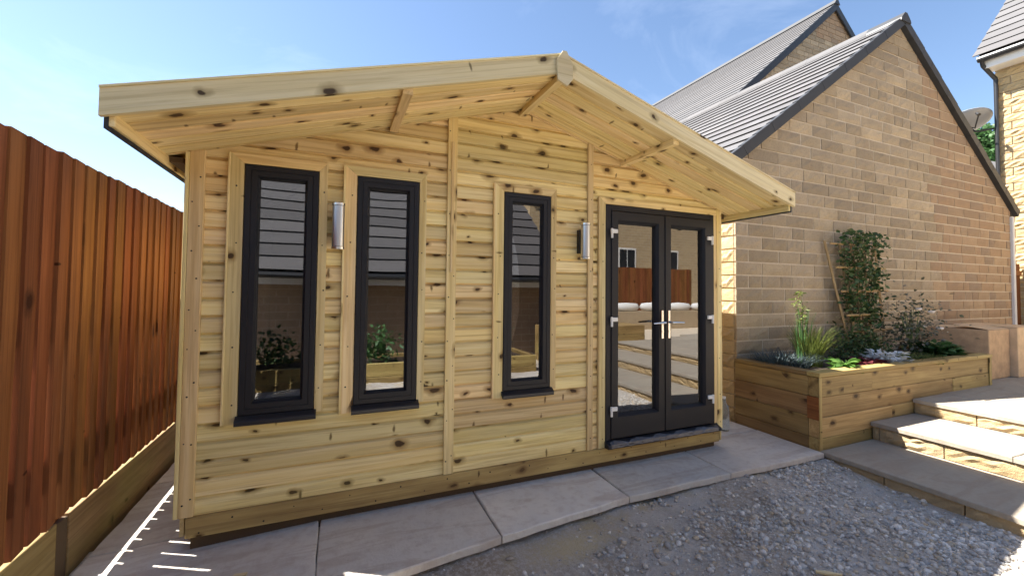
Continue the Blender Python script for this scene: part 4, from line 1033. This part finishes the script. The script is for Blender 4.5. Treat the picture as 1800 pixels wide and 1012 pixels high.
for r_ in range(12):
    d0 = r_*.42; o = link('tile_course', rgc, None, rgr, (-7.2, EY-math.cos(a2)*d0, EZ2+.005+math.sin(a2)*d0)); o.rotation_euler = Matrix(((0, 1, 0), (-math.cos(a2), 0, math.sin(a2)), (math.sin(a2), 0, math.cos(a2)))).to_euler()
rhs = empty('rear_house', (16, -16, -.2), 'two storey stone house with white windows across the yard, mirrored in the doors', 'house')
add_to(rhs, MB().box(8.5, 26, -22, -15, -.3, 6.2).build('wall', M['rear_brick_y']))
add_to(rhs, MB().prism([(-14.6, 6.2), (-18.5, 9.5), (-22.4, 6.2)], 8.2, 26.3, 'x').build('roof', M['tile']))
for x in (11.2, 13.6, 16.6, 19.4):
    for z_ in (2.35,):
        w = add_to(rhs, MB().box(x, x+1.15, -15.02, -14.95, z_, z_+1.25, .01).build('window', M['fascia_w']))
        for k in (0, 1): MB().box(x+.09+k*.51, x+.55+k*.51, -14.949, -14.945, z_+.09, z_+1.16).build('pane', M['black_pl'], w)
rf = empty('rear_fence', (11, -10, .2), 'orange brown board fence across the yard, mirrored in the left door', 'fence')
for k in range(46): add_to(rf, MB().box(8.0+k*.12, 8.0+k*.12+.116, -10.02-.004*(k % 2), -10.0, .3, 2.25, .003).build('fence_board', M['fence']))
rb = empty('rear_raised_bed', (6, -5, -.1), 'timber sleeper bed near the photographer, mirrored in the left door', 'raised bed')
for k in range(4): add_to(rb, MB().box(4.2, 6.6, -5.6, -4.75, -.2+k*.2, -.2+k*.2+.196, .006).build('sleeper', M['sleeper_x']))
wl = empty('rear_wall', (10, -7, .2), 'dark stone garden wall under the white bags, mirrored in the doors', 'wall')
add_to(wl, MB().box(7.4, 11.8, -7.3, -6.9, .2, .78, .01).build('wall', M['brick']))
for k in range(4):
    b = MB(); prof = [(0, 0), (.30, .02), (.36, .12), (.30, .22), (0, .25)]; b.lathe(prof, (0, 0, 0), 16)
    o = b.build('white_bag', M['bag'], None, True); o.location = (7.9+k*1.02, -7.1, .782+.0*k); o.scale = (1.35, .55, 1); tag(o, ('first', 'second', 'third', 'fourth')[k]+' white woven bag from the left door edge, lying on the mirrored garden wall', 'bag', 'white bags on the garden wall')
gb = empty('rear_garden_bed', (.5, -4.8, -.2), 'timber edged planting bed across the yard, mirrored in the windows', 'raised bed')
for z0, z1 in ((-.28, -.07), (-.066, .14)):
    add_to(gb, MB().box(-3.4, 3.6, -4.42, -4.32, z0, z1, .006).build('sleeper', M['sleeper_x'])); add_to(gb, MB().box(-3.4, 3.6, -5.4, -5.3, z0, z1, .006).build('sleeper', M['sleeper_x']))
    for x in (-3.4, 3.5): add_to(gb, MB().box(x, x+.1, -5.298, -4.422, z0, z1, .006).build('sleeper', M['sleeper_y']))
add_to(gb, MB().box(-3.39, 3.49, -5.29, -4.43, -.25, .08).build('soil', M['soil']))
for k, (x, lab) in enumerate(((-2.3, 'leftmost leafy shrub in the bed across the yard, outside the picture'), (-.85, 'dark leafy shrub mirrored at the foot of the leftmost window'), (.72, 'small green shrub mirrored low in the middle window'), (2.75, 'green shrub mirrored low in the window next to the doors'))):
    p = empty('yard_shrub', (x, -4.85, .08), lab, 'shrub', 'shrubs in the yard bed')
    P = rng.normal(0, 1, (320, 3))*np.array([.17, .15, .16])+np.array([0, 0, .26]); V, F = leaves(P, .4, (.06, .12), .5); foliage(p, V, F, M['leaf_green'] if k != 1 else M['leaf_dark'])
